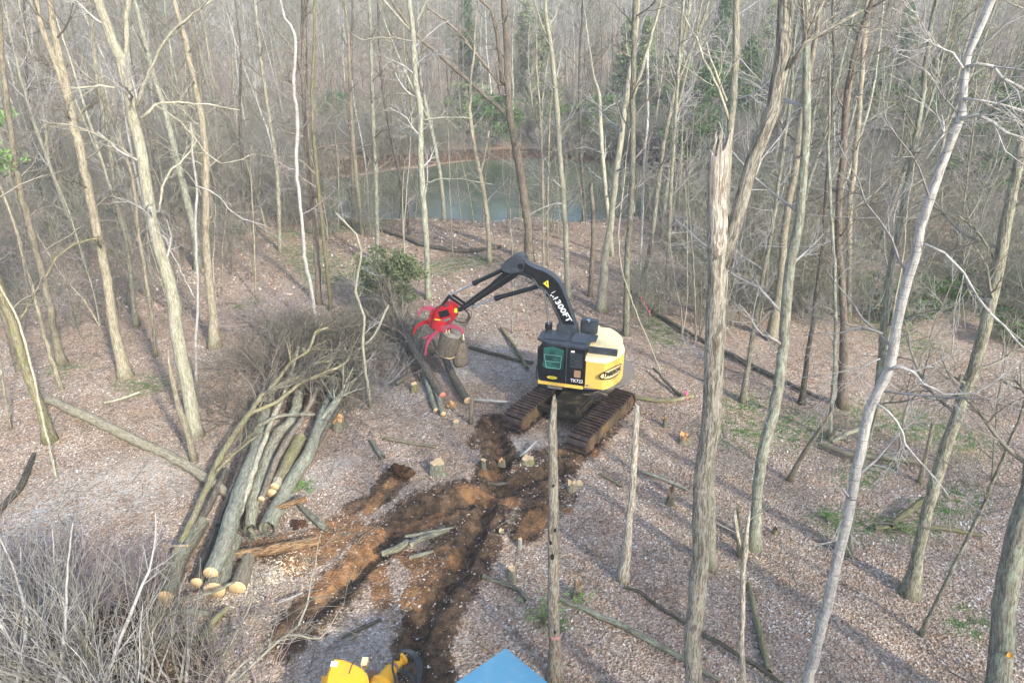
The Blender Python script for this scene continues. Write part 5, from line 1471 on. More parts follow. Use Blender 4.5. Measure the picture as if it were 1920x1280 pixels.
def leaf_mesh(n, y0, y1, size, name, mat, label, cat, lift=.012, tilt=.5, aspect=.62, soilkeep=.1, pts=None, pw=1.0):
    x, y = scatter_pts(n, y0, y1, pw=pw) if pts is None else pts
    s, g_ = soil_at(x, y)
    mo = np.zeros_like(x)
    for p_, w_ in MOSS: mo = np.maximum(mo, trail(x, y, p_, w_, .7))
    k = (rl.random(len(x)) > s * (1 - soilkeep)) & (rl.random(len(x)) > mo * .85) & (fbm(x, y, 1.3) + .35 * rl.random(len(x)) > .42)
    x, y, s, g_ = x[k], y[k], s[k], g_[k]; n = len(x)
    z = ground_z(x, y, s, g_) + lift + rl.random(n) * .018
    a = rl.random(n) * 6.28; sz = size * (.45 + 1.3 * rl.random(n) ** 1.8)
    tx, ty = rl.normal(size=n) * tilt, rl.normal(size=n) * tilt
    ux = np.stack([np.cos(a), np.sin(a), tx * .7], 1) * sz[:, None]; vx = np.stack([-np.sin(a), np.cos(a), ty * .7], 1) * (sz * aspect)[:, None]
    c = np.stack([x, y, z], 1)
    curl = np.stack([np.zeros(n), np.zeros(n), sz * .35 * rl.random(n)], 1)
    V = np.stack([c - ux, c - vx * .9 + curl * .2, c + ux + curl, c + vx * .9 + curl * .2], 1).reshape(-1, 3)
    mb = MB(); mb.verts(V)
    mb.quads(np.arange(n * 4).reshape(-1, 4))
    patch = fbm(x, y, 2.0)
    patch2 = fbm(x + 50, y, .55)
    rn = np.clip(rl.random(n) * .92 + (patch - .5) * .7 + (patch2 - .5) * .6 + .04, 0, 1)
    o = mb.build(name, mat, smooth=False, attrs=dict(rnd=np.repeat(rn, 4)))
    return tag(o, label, cat, kind='stuff')


leaf_mesh(380000, 8.5, 34, .032, 'leaf_litter', M_LITTER, 'dry brown and pale fallen leaves covering the floor', 'leaf litter', pw=.9, tilt=.22, lift=.006)
leaf_mesh(140000, 32, 60, .06, 'far_leaf_litter', M_LITTER, 'dry leaves on the farther forest floor', 'leaf litter')
# chips round the saw cuts
cp = []
for u, v, n, R_ in [(450, 1115, 420, .7), (530, 1070, 520, .55), (480, 1090, 300, .6), (560, 1050, 200, .5), (400, 1140, 120, .5), (840, 770, 120, .5), (990, 865, 70, .5), (821, 885, 60, .4), (960, 1085, 50, .4), (1085, 910, 60, .5), (740, 730, 80, .8), (650, 800, 60, .6), (500, 960, 120, .6)]:
    q = G(u, v); cp.append(np.stack([q[0] + rl.normal(size=n) * R_ * .6, q[1] + rl.normal(size=n) * R_ * .6], 1))
cp = np.concatenate(cp)
leaf_mesh(0, 0, 1, .035, 'wood_chips', M_CHIP, 'pale wood chips scattered around the saw cuts', 'wood chips', pts=(cp[:, 0], cp[:, 1]), soilkeep=1, aspect=.35)
tm = MB()
xs, ys = scatter_pts(9500, 9, 46)
s_, g_ = soil_at(xs, ys)
zz = ground_z(xs, ys, s_, g_)
for i in range(len(xs)):
    if s_[i] > .5 and rl.random() < .6: continue
    a = rl.random() * 6.28; L = .25 + 1.0 * rl.random() ** 2.2
    p = limb((xs[i], ys[i], zz[i] + .03), (cos(a), sin(a), .03), L, 3, .14, 0.0, rl)
    p[:, 2] = np.clip(p[:, 2], zz[i] + .02, None)
    r = .004 + .011 * rl.random() ** 2
    tm.tube(p, [r, r, r * .8, r * .5], 3, False)
tag(tm.build('ground_twigs', BK['twig']), 'small fallen twigs strewn over the leaves', 'twigs', kind='stuff')
# ---------------------------------------------------------------- the tracked feller buncher
MC = np.array([2.6, 23.1, 0.0]); MYAW = radians(164)
ROOT = Matrix.Translation(Vector(MC)) @ Matrix.Rotation(MYAW, 4, 'Z')
RINV = np.array(ROOT.inverted())
mf = np.array([cos(MYAW), sin(MYAW), 0]); ml = np.array([-sin(MYAW), cos(MYAW), 0])


def ML(u, v, l=0.0):
    """machine coordinates (forward, left, up) of the point at pixel u,v on the machine's upright plane left = l"""
    d = ray(u, v); o = CAMP - MC
    t = (l - o @ ml) / (d @ ml); q = o + d * t
    return np.array([q @ mf, l, q[2]])


def bx(bm_, lo, hi, bev=0.0, M=None, seg=2):
    b2 = bmesh.new(); bmesh.ops.create_cube(b2, size=1)
    for v in b2.verts:
        v.co = Vector([lo[k] + (hi[k] - lo[k]) * (v.co[k] + .5) for k in range(3)])
    if bev: bmesh.ops.bevel(b2, geom=b2.edges[:], offset=bev, segments=seg, affect='EDGES')
    if M is not None: bmesh.ops.transform(b2, matrix=Matrix(M), verts=b2.verts[:])
    me = bpy.data.meshes.new('t'); b2.to_mesh(me); b2.free(); bm_.from_mesh(me); bpy.data.meshes.remove(me)


def prof(bm_, pts, d0, d1, axis='l', bev=0.0):
    """extrude a side profile [(f,z)] from left=d0 to d1, or a plan profile [(f,l)] from z=d0 to d1"""
    b2 = bmesh.new()
    mk = (lambda a, b, d: (a, d, b)) if axis == 'l' else (lambda a, b, d: (a, b, d))
    A = [b2.verts.new(mk(a, b, d0)) for a, b in pts]; B = [b2.verts.new(mk(a, b, d1)) for a, b in pts]
    n = len(pts)
    for i in range(n): b2.faces.new((A[i], A[(i + 1) % n], B[(i + 1) % n], B[i]))
    b2.faces.new(A[::-1]); b2.faces.new(B)
    bmesh.ops.recalc_face_normals(b2, faces=b2.faces[:])
    if bev: bmesh.ops.bevel(b2, geom=[e for e in b2.edges if e.calc_face_angle(0) > .6], offset=bev, segments=2, affect='EDGES')
    me = bpy.data.meshes.new('t'); b2.to_mesh(me); b2.free(); bm_.from_mesh(me); bpy.data.meshes.remove(me)


def cyl(bm_, a, b, r, seg=16, r2=None, M=None):
    a = Vector([float(c) for c in a]); b = Vector([float(c) for c in b]); d = b - a
    b2 = bmesh.new(); bmesh.ops.create_cone(b2, segments=seg, radius1=r, radius2=r if r2 is None else r2, depth=d.length, cap_ends=True)
    q = Matrix.Translation((a + b) / 2) @ d.to_track_quat('Z', 'Y').to_matrix().to_4x4()
    bmesh.ops.transform(b2, matrix=(Matrix(M) @ q) if M is not None else q, verts=b2.verts[:])
    me = bpy.data.meshes.new('t'); b2.to_mesh(me); b2.free(); bm_.from_mesh(me); bpy.data.meshes.remove(me)


def part(name, bm_, mat, parent, smooth=True, label=None):
    me = bpy.data.meshes.new(name); bm_.to_mesh(me); bm_.free()
    for m_ in (mat if isinstance(mat, (list, tuple)) else [mat]): me.materials.append(m_)
    if smooth:
        me.polygons.foreach_set('use_smooth', [True] * len(me.polygons))
        me.update()
        try: me.set_sharp_from_angle(angle=radians(32))
        except Exception: pass
    o = bpy.data.objects.new(name, me); COL.objects.link(o); o.parent = parent
    if label: o['label'] = label
    return o


def BM(): return bmesh.new()


fb = thing('feller_buncher', MC, 'yellow and black tracked feller buncher with arched boom and red felling head', 'logging machine', rz=MYAW)
# tracks
TM = np.array(ROOT.inverted() @ Matrix.Translation((2.2, 22.0, 0)) @ Matrix.Rotation(0.99, 4, 'Z'))
TL, THh, TW, TG = 4.05, .76, .78, 2.62
for s in (-1, 1):
    rr = THh / 2 - .03
    half = TL / 2 - rr
    per = 4 * half + 2 * pi * rr; n = 46
    b = BM()
    for i in range(n):
        d = per * i / n
        if d < 2 * half: x, z, a = -half + d, 2 * rr, 0
        elif d < 2 * half + pi * rr: a = (d - 2 * half) / rr; x, z = half + sin(a) * rr, rr + cos(a) * rr
        elif d < 4 * half + pi * rr: a = pi; x, z = half - (d - 2 * half - pi * rr), 0
        else: a = pi + (d - 4 * half - pi * rr) / rr; x, z = -half + sin(a) * rr, rr + cos(a) * rr
        M_ = TM @ np.array(Matrix.Translation((x, s * TG / 2, z + .05)) @ Matrix.Rotation(a, 4, 'Y'))
        w = per / n; tj = random.Random(i * 7 + s); M_ = M_ @ np.array(Matrix.Translation((0, 0, tj.uniform(-.012, .012))) @ Matrix.Rotation(tj.uniform(-.04, .04), 4, 'Y'))
        bx(b, (-w * .40, -TW / 2, -.025), (w * .47, TW / 2, .015), .006, M_, 1)
        bx(b, (-w * .42, -TW / 2, .01), (-w * .18, TW / 2, .085), .008, M_, 1)
        bx(b, (-w * .3, -TW * .3, -.07), (w * .3, TW * .3, -.02), 0, M_)
    tr = part('track', b, M_SHOE, fb, False)
    b = BM()
    pr = [(-half - .12, .22), (-half - .18, .40), (-half + .05, .60), (half - .05, .60), (half + .18, .40), (half + .12, .22), (half - .2, .14), (-half + .2, .14)]
    b2 = BM(); prof(b2, pr, -TW * .40, TW * .40, 'l', .02)
    M_ = TM @ np.array(Matrix.Translation((0, s * TG / 2, 0)))
    bmesh.ops.transform(b2, matrix=Matrix(M_), verts=b2.verts[:]); me = bpy.data.meshes.new('t'); b2.to_mesh(me); b2.free(); b.from_mesh(me)
    for k in range(7):
        x = -half + .25 + k * (2 * half - .5) / 6
        cyl(b, (x, -TW * .43, .16), (x, TW * .43, .16), .11, 14, M=M_)
    for k in (-.45, .45): cyl(b, (k * half * 1.2, -TW * .42, .60), (k * half * 1.2, TW * .42, .60), .07, 10, M=M_)
    part('track_frame', b, M_MUDY, tr)
    b = BM(); cyl(b, (half, -TW * .44, rr + .05), (half, TW * .44, rr + .05), rr * .82, 18, M=M_); cyl(b, (half, -TW * .5, rr + .05), (half, TW * .5, rr + .05), rr * .4, 18, M=M_)
    part('sprocket', b, M_MUD, tr)
    b = BM(); cyl(b, (-half, -TW * .44, rr + .05), (-half, TW * .44, rr + .05), rr * .78, 18, M=M_); part('idler_wheel', b, M_MUD, tr)
# carbody and turntable
b = BM()
for yy in (-.62, .62): bx(b, (yy - .16, -TG / 2 + .1, .48), (yy + .16, TG / 2 - .1, .68), .04, TM)
bx(b, (-.6, -.6, .46), (.6, .6, .92), .08, TM)
part('carbody', b, M_UNDER, fb)
b = BM(); cyl(b, (-.1, -.05, .9), (-.1, -.05, 1.38), .72, 36); cyl(b, (-.1, -.05, 1.0), (-.1, -.05, 1.12), .82, 36)
part('turntable', b, M_BLK, fb)
b = BM(); cyl(b, (-.42, -.42, 1.39), (-.42, -.42, 1.455), 1.58, 64); part('deck_plate', b, M_GREYD, fb)
b = BM()
bx(b, (-.33, 1.16, 1.38), (1.36, 1.225, 1.50), .012); bx(b, (1.30, .0, 1.38), (1.37, 1.16, 1.53), .012); part('yellow_sill', b, M_YEL, fb)
b = BM(); bx(b, (.45, 1.1, 1.24), (1.0, 1.22, 1.345), .02); part('step_plate', b, M_GREYD, fb)
# house
HR = 1.6


def house_plan(R, le, f0=-.36, lr=-1.25, ff=.2):
    pts = [(f0, le)]
    a0 = math.asin(min(1, le / R)); a1 = math.asin(max(-1, lr / R))
    for i in range(25):
        a = a0 + (a1 - a0) * i / 24; pts.append((-R * cos(a), R * sin(a)))
    pts += [(ff, lr), (ff, -.45), (f0, -.45)]
    return pts


b = BM(); prof(b, house_plan(HR, 1.2), 1.46, 2.53, 'z', .018)
ho = part('house_body', b, M_YEL, fb)
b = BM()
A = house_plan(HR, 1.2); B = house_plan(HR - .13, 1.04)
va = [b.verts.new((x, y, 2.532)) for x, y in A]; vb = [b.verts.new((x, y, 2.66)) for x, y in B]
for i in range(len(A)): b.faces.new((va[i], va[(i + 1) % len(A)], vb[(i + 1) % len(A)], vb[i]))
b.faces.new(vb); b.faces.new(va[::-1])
part('hood_ledge', b, M_CREAM, fb, label='upper edge of the yellow house with sunlight painted in')
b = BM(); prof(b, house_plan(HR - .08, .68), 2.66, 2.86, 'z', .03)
part('hood_top', b, M_CREAM, fb, label='hood top painted cream as overexposed sunlight')
b = BM(); bx(b, (-1.44, .66, 2.655), (-.40, .77, 2.90), .01)
for k in range(3): bx(b, (-.55 - .1 * k, .76, 2.70), (-.60 - .1 * k, .80, 2.84), .004)
part('hood_rail', b, M_SLATE, fb)
b = BM(); bx(b, (-.40, .95, 1.52), (-.37, 1.215, 2.55), .0); part('body_seam', b, M_BLK, ho)
b = BM(); bx(b, (-.52, 1.19, 1.53), (-.44, 1.212, 1.60), .004); part('latch', b, M_GREYD, ho)
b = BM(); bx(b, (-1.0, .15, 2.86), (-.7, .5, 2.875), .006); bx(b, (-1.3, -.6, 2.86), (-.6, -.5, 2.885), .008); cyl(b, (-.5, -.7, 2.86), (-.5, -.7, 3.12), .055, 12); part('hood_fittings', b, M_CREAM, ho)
# cab
b = BM()
prof(b, [(-.355, 1.525), (1.33, 1.525), (1.40, 1.9), (1.40, 2.75), (1.25, 3.02), (-.355, 3.02)], .2, 1.2, 'l', .025)
cab = part('cab', b, M_BLK, fb)
b = BM()
R1 = [(-.42, 1.27), (.95, 1.27), (1.47, .95), (1.47, .2), (1.2, .06), (-.62, .06), (-.62, .55), (-.42, .62)]
prof(b, R1, 3.02, 3.10, 'z', .015)
bx(b, (-.35, .18, 3.10), (.25, 1.0, 3.145), .01); bx(b, (.35, .18, 3.10), (1.25, .95, 3.13), .01)
for x, y in ((.3, .3), (.3, .45), (.3, .6), (-.1, .12), (1.0, .6)): bx(b, (x - .02, y - .02, 3.10), (x + .02, y + .02, 3.17), .004)
part('cab_roof', b, M_SLATE, cab)
b = BM()
prof(b, [(1.20, 2.14), (1.16, 2.88), (.82, 2.98), (.42, 2.86), (.44, 2.08), (1.05, 2.04)], 1.195, 1.208, 'l')
part('window', b, M_GLASS, cab)
b = BM(); prof(b, [(1.405, 2.0), (1.41, 2.0), (1.41, 2.72), (1.405, 2.72)], .35, 1.05, 'l'); part('windshield', b, M_GLASS, cab)
M_TEAL = paint('teal_window_trim', (0.16, 0.36, 0.31), .5, .3)
b = BM()
for (f0, z0, f1, z1) in [(1.06, 2.10, 1.14, 2.62), (1.14, 2.62, .50, 2.62), (.50, 2.62, .54, 2.10), (.54, 2.10, 1.06, 2.10), (.55, 2.36, 1.09, 2.36)]:
    cyl(b, (f0, 1.218, z0), (f1, 1.218, z1), .011, 6)
part('window_guard', b, M_TEAL, cab)
b = BM(); bx(b, (.30, 1.2, 1.53), (.335, 1.222, 3.02), .004); bx(b, (-.33, 1.2, 2.98), (1.2, 1.22, 3.015), 0); part('door_frame', b, M_SLATE, cab)
b = BM()
for k in range(11): bx(b, (-.26, 1.198, 2.22 + k * .055), (.2, 1.216, 2.245 + k * .055), .003)
part('grille', b, M_SLATE, cab)
b = BM(); bx(b, (-.22, 1.2, 1.84), (.02, 1.215, 2.12), .004); part('rust_panel', b, M_RUSTP, cab, label='small rusty brown panel on the cab side')
b = BM(); bx(b, (.03, 1.2, 2.82), (.16, 1.21, 2.89), .002); part('white_label', b, M_WHT, cab)
b = BM(); cyl(b, (1.36, 1.16, 2.3), (1.36, 1.16, 2.9), .02, 8); cyl(b, (1.42, 1.22, 1.56), (1.42, 1.22, 2.1), .018, 8); cyl(b, (1.42, 1.22, 2.1), (1.36, 1.2, 2.1), .018, 8); part('grab_rail', b, M_BLK, cab)


def text_mesh(body, size, shear=0.0, bold=.0):
    cu = bpy.data.curves.new('t', 'FONT'); cu.body = body; cu.size = size; cu.shear = shear; cu.offset = bold; cu.resolution_u = 3
    cu.align_x = 'CENTER'; cu.align_y = 'CENTER'
    o = bpy.data.objects.new('t', cu); COL.objects.link(o)
    dg = bpy.context.evaluated_depsgraph_get(); me = bpy.data.meshes.new_from_object(o.evaluated_get(dg))
    P = np.array([v.co[:2] for v in me.vertices]); F = [list(p.vertices) for p in me.polygons]
    bpy.data.objects.remove(o); bpy.data.curves.remove(cu); bpy.data.meshes.remove(me)
    return P, F


def put_flat(name, P, F, fn, mat, parent):
    me = bpy.data.meshes.new(name)
    me.from_pydata([tuple(float(c) for c in fn(x, y)) for x, y in P], [], F); me.materials.append(mat); me.update()
    o = bpy.data.objects.new(name, me); COL.objects.link(o); o.parent = parent
    return o


P, F = text_mesh('TK722', .17, 0, .001)
put_flat('lettering', P * [1.0, 1.1], F, lambda x, y: (-.09 - x, 1.2065, 1.69 + y), M_WHT, cab)
k = 24; ring = [(cos(2 * pi * i / k), sin(2 * pi * i / k)) for i in range(k)]
put_flat('oval_decal', np.array(ring) * [.19, .062], [list(range(k))], lambda x, y: (.83 - x, 1.2065, 1.70 + y), M_YDEC, cab)
P, F = text_mesh('TIMBERKING', .06, .3, .001)
put_flat('lettering', P * [.72, 1], F, lambda x, y: (.83 - x, 1.2085, 1.70 + y), M_BLK, cab)
# logo wrapped on the tail
A0 = radians(32)
def tail(x, y, e=.003):
    a = A0 - x / HR
    return (-(HR + e) * cos(a), (HR + e) * sin(a), 2.05 + y)
nn = 72
o_r = [(cos(2 * pi * i / nn), sin(2 * pi * i / nn)) for i in range(nn)]
OUT = np.array([(a * .66 + b_ * .03, b_ * .235) for a, b_ in o_r]); INN = np.array([(a * .61 + .016 + b_ * .03, b_ * .19 + .004) for a, b_ in o_r])
put_flat('logo_ring', np.vstack([OUT, INN]), [[i, (i + 1) % nn, nn + (i + 1) % nn, nn + i] for i in range(nn)], lambda x, y: tail(x, y, .004), M_BLK, ho)
strips = []
SV = []
for i in range(41):
    x = -.605 + 1.21 * i / 40; h = .187 * math.sqrt(max(0, 1 - (x / .61) ** 2)) if abs(x) < .61 else 0
    SV += [(x + .012, -h + .004), (x + .012, h + .004)]
put_flat('logo_field', np.array(SV), [[2 * i, 2 * i + 2, 2 * i + 3, 2 * i + 1] for i in range(40)], lambda x, y: tail(x, y, .0025), paint('faded_logo_field', (.66, .52, .26), .5, .1), ho)
P, F = text_mesh('TIMBERKING', .215, .25, .013)
P = P * [.80, 1.1]
big = P[:, 0] < P[:, 0].min() + .1
P[big] = (P[big] - [P[:, 0].min(), 0]) * [1.15, 1.35] + [P[:, 0].min() - .02, 0]
put_flat('logo_lettering', P, F, lambda x, y: tail(x, y, .006), M_BLK, ho)
for yy, hh in ((-.30, .012), (-.34, .010)):
    Q = [(x, yy + s * hh) for x in np.linspace(-.28, .26, 12) for s in (-1, 1)]
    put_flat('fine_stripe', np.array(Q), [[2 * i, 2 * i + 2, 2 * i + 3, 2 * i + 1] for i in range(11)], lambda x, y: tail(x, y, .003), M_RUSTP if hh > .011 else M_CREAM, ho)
# engine boxes at the boom foot
b = BM(); bx(b, (.2, -.32, 2.6), (.95, .15, 3.35), .03); bx(b, (.35, -1.25, 1.47), (1.0, .17, 2.75), .04); part('boom_base_housing', b, M_SLATE, fb)
b = BM(); bx(b, (-.5, -.75, 2.86), (.15, -.42, 3.4), .04); bx(b, (-.45, -1.15, 2.86), (.1, -.8, 3.1), .03); part('engine_box', b, M_SLATE, fb)
b = BM(); cyl(b, (-.15, -.4, 3.4), (-.15, -.4, 3.46), .07, 14); part('exhaust_cap', b, M_CHROME, fb)
b = BM(); bx(b, (.98, -.35, 1.47), (1.33, .15, 2.3), .04); part('front_housing', b, M_BLK, fb)


def chaikin(pts, it=2):
    pts = [np.array(p, float) for p in pts]
    for _ in range(it):
        out = [pts[0]]
        for a_, b_ in zip(pts[:-1], pts[1:]): out += [a_ * .75 + b_ * .25, a_ * .25 + b_ * .75]
        pts = out + [pts[-1]]
    return [tuple(p) for p in pts]


outer = chaikin([(.0, 2.3), (.28, 3.3), (.62, 4.2), (.86, 4.78), (1.12, 5.1), (1.5, 5.32), (1.95, 5.42), (2.2, 5.56), (2.36, 5.74), (2.5, 5.72), (2.58, 5.55)])
inner = chaikin([(2.58, 5.2), (2.3, 5.08), (2.0, 5.0), (1.66, 4.72), (1.36, 4.38), (1.12, 3.96), (.78, 3.2), (.55, 2.3)])
b = BM(); prof(b, outer + inner, -.42, -.02, 'l', .012)
cyl(b, (2.37, -.5, 5.45), (2.37, .05, 5.45), .11, 20); cyl(b, (1.62, -.48, 4.86), (1.62, .04, 4.86), .08, 16)
boom = part('boom', b, M_BLK, fb)
b = BM()
top = [(x, z) for x, z in outer]
for i in range(len(top) - 1):
    a_, c_ = np.array([top[i][0], 0, top[i][1]]), np.array([top[i + 1][0], 0, top[i + 1][1]])
    n_ = nrm(np.cross(c_ - a_, [0, 1, 0])) * -1
    if n_[2] < 0 and i > 4: n_ = -n_
    n_ = n_ if n_[0] < 0 or n_[2] > 0 else -n_
    o_ = n_ * .016
    q = [a_ + [0, -.40, 0] + o_, c_ + [0, -.40, 0] + o_, c_ + [0, -.04, 0] + o_, a_ + [0, -.04, 0] + o_]
    q2 = [x - n_ * .02 for x in q]
    vs = [b.verts.new([float(c) for c in x]) for x in q + q2]
    for f_ in ((0, 1, 2, 3), (7, 6, 5, 4), (0, 4, 5, 1), (1, 5, 6, 2), (2, 6, 7, 3), (3, 7, 4, 0)): b.faces.new([vs[z_] for z_ in f_])
part('boom_top_plate', b, M_SLATE, boom, False)
# decals on the boom
d0 = ML(1044, 563, -.02); d1 = ML(1068, 603, -.02); dv = nrm(d1 - d0); dn = np.array([-dv[2], 0, dv[0]]); dn = dn if dn @ np.array([-1, 0, 1]) > 0 else -dn
mid = (d0 + d1) / 2
P, F = text_mesh('300FT', .30, 0, .008)
wtx = P[:, 0].max() - P[:, 0].min()
put_flat('lettering', P * [np.linalg.norm(d1 - d0) / wtx, 1], F, lambda x, y: mid + dv * x + dn * y + [0, .004, 0], M_WHT, boom)
for (x, y, a_, bb) in ((-.56, .03, .03, .09), (-.66, -.05, .035, .03), (-.74, -.09, .03, .035), (-.80, .05, .012, .10), (-.56, -.08, .02, .03)):
    put_flat('flaked_letter', np.array([(x - a_, y - bb), (x + a_, y - bb * .7), (x + a_ * .6, y + bb), (x - a_ * .8, y + bb * .8)]), [[0, 1, 2, 3]], lambda x, y: mid + dv * x + dn * y + [0, .004, 0], M_WHT, boom)
c = ML(1027, 532, -.02)
tri = [ML(1028, 525, -.02), ML(1018, 531, -.02), ML(1029, 540, -.02)]
put_flat('warning_triangle', np.array([(0, 0)] * 3), [[0, 1, 2]], lambda x, y: (0, 0, 0), M_YDEC, boom)
bpy.data.objects[-1] if False else None
wt = [o for o in boom.children if o.name.startswith('warning_triangle')][0]
for v_, q in zip(wt.data.vertices, tri): v_.co = [float(q[0]), .0 - .016, float(q[2])]
tc_ = sum(tri) / 3
put_flat('warning_symbol', np.array([(-.015, .07), (.02, .07), (.0, .02), (.03, .02), (-.02, -.07), (-.005, -.005), (-.03, -.005)]), [[0, 1, 2, 3, 4, 5, 6]], lambda x, y: (tc_[0] - x, -.013, tc_[2] + y), M_BLK, boom)
# stick
b = BM()
sa, sb = np.array([2.40, 5.42]), np.array([4.85, 3.42])
sd_ = (sb - sa) / np.linalg.norm(sb - sa); sn = np.array([-sd_[1], sd_[0]])
sn = sn if sn[1] > 0 else -sn
stickp = [sa + sn * .16 - sd_ * .1, sa + sn * .22 + sd_ * .5, sa + sn * .10 + sd_ * 1.6, sb + sn * .08, sb - sn * .10, sa - sn * .20 + sd_ * 1.3, sa - sn * .24 + sd_ * .45, sa - sn * .12 - sd_ * .1]
prof(b, [tuple(p) for p in stickp], -.36, -.08, 'l', .012)
cyl(b, (sb[0] - .06, -.45, sb[1] + .05), (sb[0] - .06, .02, sb[1] + .05), .09, 16)
st = part('stick', b, M_BLK, fb)
b = BM()
for l0, l1 in ((-.45, -.40), (-.02, .03)):
    prof(b, [(2.2, 5.70), (2.42, 5.86), (2.62, 5.82), (3.12, 5.42), (3.10, 5.22), (2.75, 5.12), (2.28, 5.28)], l0, l1, 'l', .006)
prof(b, [(2.30, 5.78), (2.42, 5.87), (2.62, 5.83), (2.75, 5.72), (2.60, 5.66), (2.42, 5.72)], -.40, -.02, 'l')
part('stick_bracket', b, M_SLATE, st)


def hyd(a, m_, e, r, rr_, l, par=fb):
    b = BM(); cyl(b, (a[0], l, a[1]), (m_[0], l, m_[1]), r, 16)
    dd = np.array(m_) - np.array(a); dd = dd / np.linalg.norm(dd)
    cyl(b, (m_[0] - dd[0] * .16, l, m_[1] - dd[1] * .16), (m_[0] + dd[0] * .02, l, m_[1] + dd[1] * .02), r * 1.25, 16)
    cyl(b, (a[0], l - r * 1.5, a[1]), (a[0], l + r * 1.5, a[1]), r * 1.1, 12)
    h = part('hydraulic_cylinder', b, M_BLK, par)
    b = BM(); cyl(b, (m_[0], l, m_[1]), (e[0], l, e[1]), rr_, 12); cyl(b, (e[0], l - .07, e[1]), (e[0], l + .07, e[1]), .07, 12)
    part('rod', b, M_CHROME, h)
    return h


hyd((3.0, 5.24), (4.28, 4.52), (5.27, 3.93), .082, .038, -.22)
hyd((1.62, 4.74), (3.38, 4.04), (4.28, 3.62), .085, .035, -.12)
hyd((1.28, 3.0), (1.27, 3.3), (1.44, 4.55), .11, .042, .02)
b = BM()
for l in (-.36, -.08):
    for A_, B_ in (((5.27, 3.93), (4.72, 3.60)), ((5.27, 3.93), (5.62, 3.45))):
        d_ = np.array(B_) - np.array(A_); n_ = np.array([-d_[1], d_[0]]) / np.linalg.norm(d_) * .05
        prof(b, [tuple(np.array(A_) + n_), tuple(np.array(B_) + n_), tuple(np.array(B_) - n_), tuple(np.array(A_) - n_)], l - .025, l + .025, 'l', .006)
cyl(b, (5.27, -.42, 3.93), (5.27, .0, 3.93), .055, 12); cyl(b, (5.62, -.42, 3.45), (5.62, .0, 3.45), .055, 12)
part('head_linkage', b, M_BLK, fb)
# hoses along the boom and stick


def hose(pts, r=.016, mat=M_RUB, par=fb, name='hose'):
    p, rr_ = smooth([np.array(q, float) for q in pts], [r] * len(pts), .07)
    mb = MB(); mb.tube(p, rr_, 7, True); return mb.build(name, mat, par)


for k in range(3):
    hose([(.65 + .02 * k, .02 + .03 * k, 3.1), (1.02 + .03 * k, .03 + .03 * k, 3.95), (1.36, .02 + .03 * k, 4.55), (1.7, .02 + .03 * k, 4.82 - .03 * k), (2.0, .02, 5.1), (2.45, -.02, 5.2 - .05 * k)], .017)
for k in range(2):
    hose([(2.5, -.05, 5.28), (3.0, -.02, 4.95 - .05 * k), (3.7, -.02, 4.38 - .05 * k), (4.4, -.02, 3.78 - .04 * k), (4.75, .0, 3.5)], .014)
hose([ML(990, 517), ML(986, 527), ML(994, 531), ML(1000, 527)], .014)
for k in range(6):
    j = np.random.default_rng(k).normal(size=2) * 3
    hose([ML(858, 579, -.2), ML(872 + j[0], 581, -.1 + .05 * k), ML(880 + j[0] * .6, 592 + j[1], -.2 + .08 * k), ML(874 + j[0], 606 + j[1], -.2 + .07 * k), ML(862, 605 + j[1], -.1), ML(848, 598, -.05)], .013)
# felling head
def mlp(seq, l=0): return [tuple(ML(u, v, l)[[0, 2]]) for u, v in seq]


b = BM(); prof(b, mlp([(821, 579), (828, 573), (845, 572), (851, 584), (850, 600), (842, 609), (824, 607), (813, 598)]), -.58, .14, 'l', .03)
fh = part('felling_head', b, M_RED, fb)
b = BM(); q0, q1 = ML(827, 612, -.15), ML(831, 594, -.15)
cyl(b, q0, q1, .42, 28, .35); cyl(b, q0 + (q0 - q1) * .15, q0, .30, 28, .42)
part('rotator_housing', b, M_RED, fh)
b = BM(); q = ML(833, 597, .10); q = ML(819, 598, .22); bx(b, (q[0] - .18, .255, q[2] - .035), (q[0] + .08, .275, q[2] + .025), .01)
part('yellow_decal', b, M_YDEC, fh)
b = BM(); q = ML(855, 582, -.05); bx(b, (q[0] - .06, -.12, q[2] - .08), (q[0] + .06, .03, q[2] + .08), .02); part('yellow_block', b, M_YDEC, fh)
b = BM()
prof(b, mlp([(806, 585), (821, 579), (818, 600), (822, 612), (812, 620), (803, 612), (802, 598)]), -.5, -.05, 'l', .02)
part('clamp_frame', b, M_RED, fh)


def claw(seq, l0, l1, w, name='claw', mat=M_RED, th=.06):
    """curved tapering plate, seq pixels root to tip"""
    pts = [ML(u, v, l0 + (l1 - l0) * i / (len(seq) - 1)) for i, (u, v) in enumerate(seq)]
    p, rr_ = smooth(pts, np.linspace(w, w * .18, len(pts)), .06)
    t_ = np.gradient(p, axis=0); t_ /= np.linalg.norm(t_, axis=1)[:, None]
    n_ = np.cross(t_, [0, 1, 0]); n_ /= np.linalg.norm(n_, axis=1)[:, None]
    sd2 = np.array([0, 1.0, 0])
    b = BM(); rows = []
    for c_, nn_, w_ in zip(p, n_, rr_):
        rows.append([b.verts.new([float(x) for x in c_ + nn_ * s1 * w_ + sd2 * s2 * th]) for s1, s2 in ((-1, -1), (1, -1), (1, 1), (-1, 1))])
    for a_, c_ in zip(rows[:-1], rows[1:]):
        for i in range(4): b.faces.new((a_[i], a_[(i + 1) % 4], c_[(i + 1) % 4], c_[i]))
    b.faces.new(rows[0][::-1]); b.faces.new(rows[-1]); bmesh.ops.recalc_face_normals(b, faces=b.faces[:])
    return part(name, b, mat, fh)


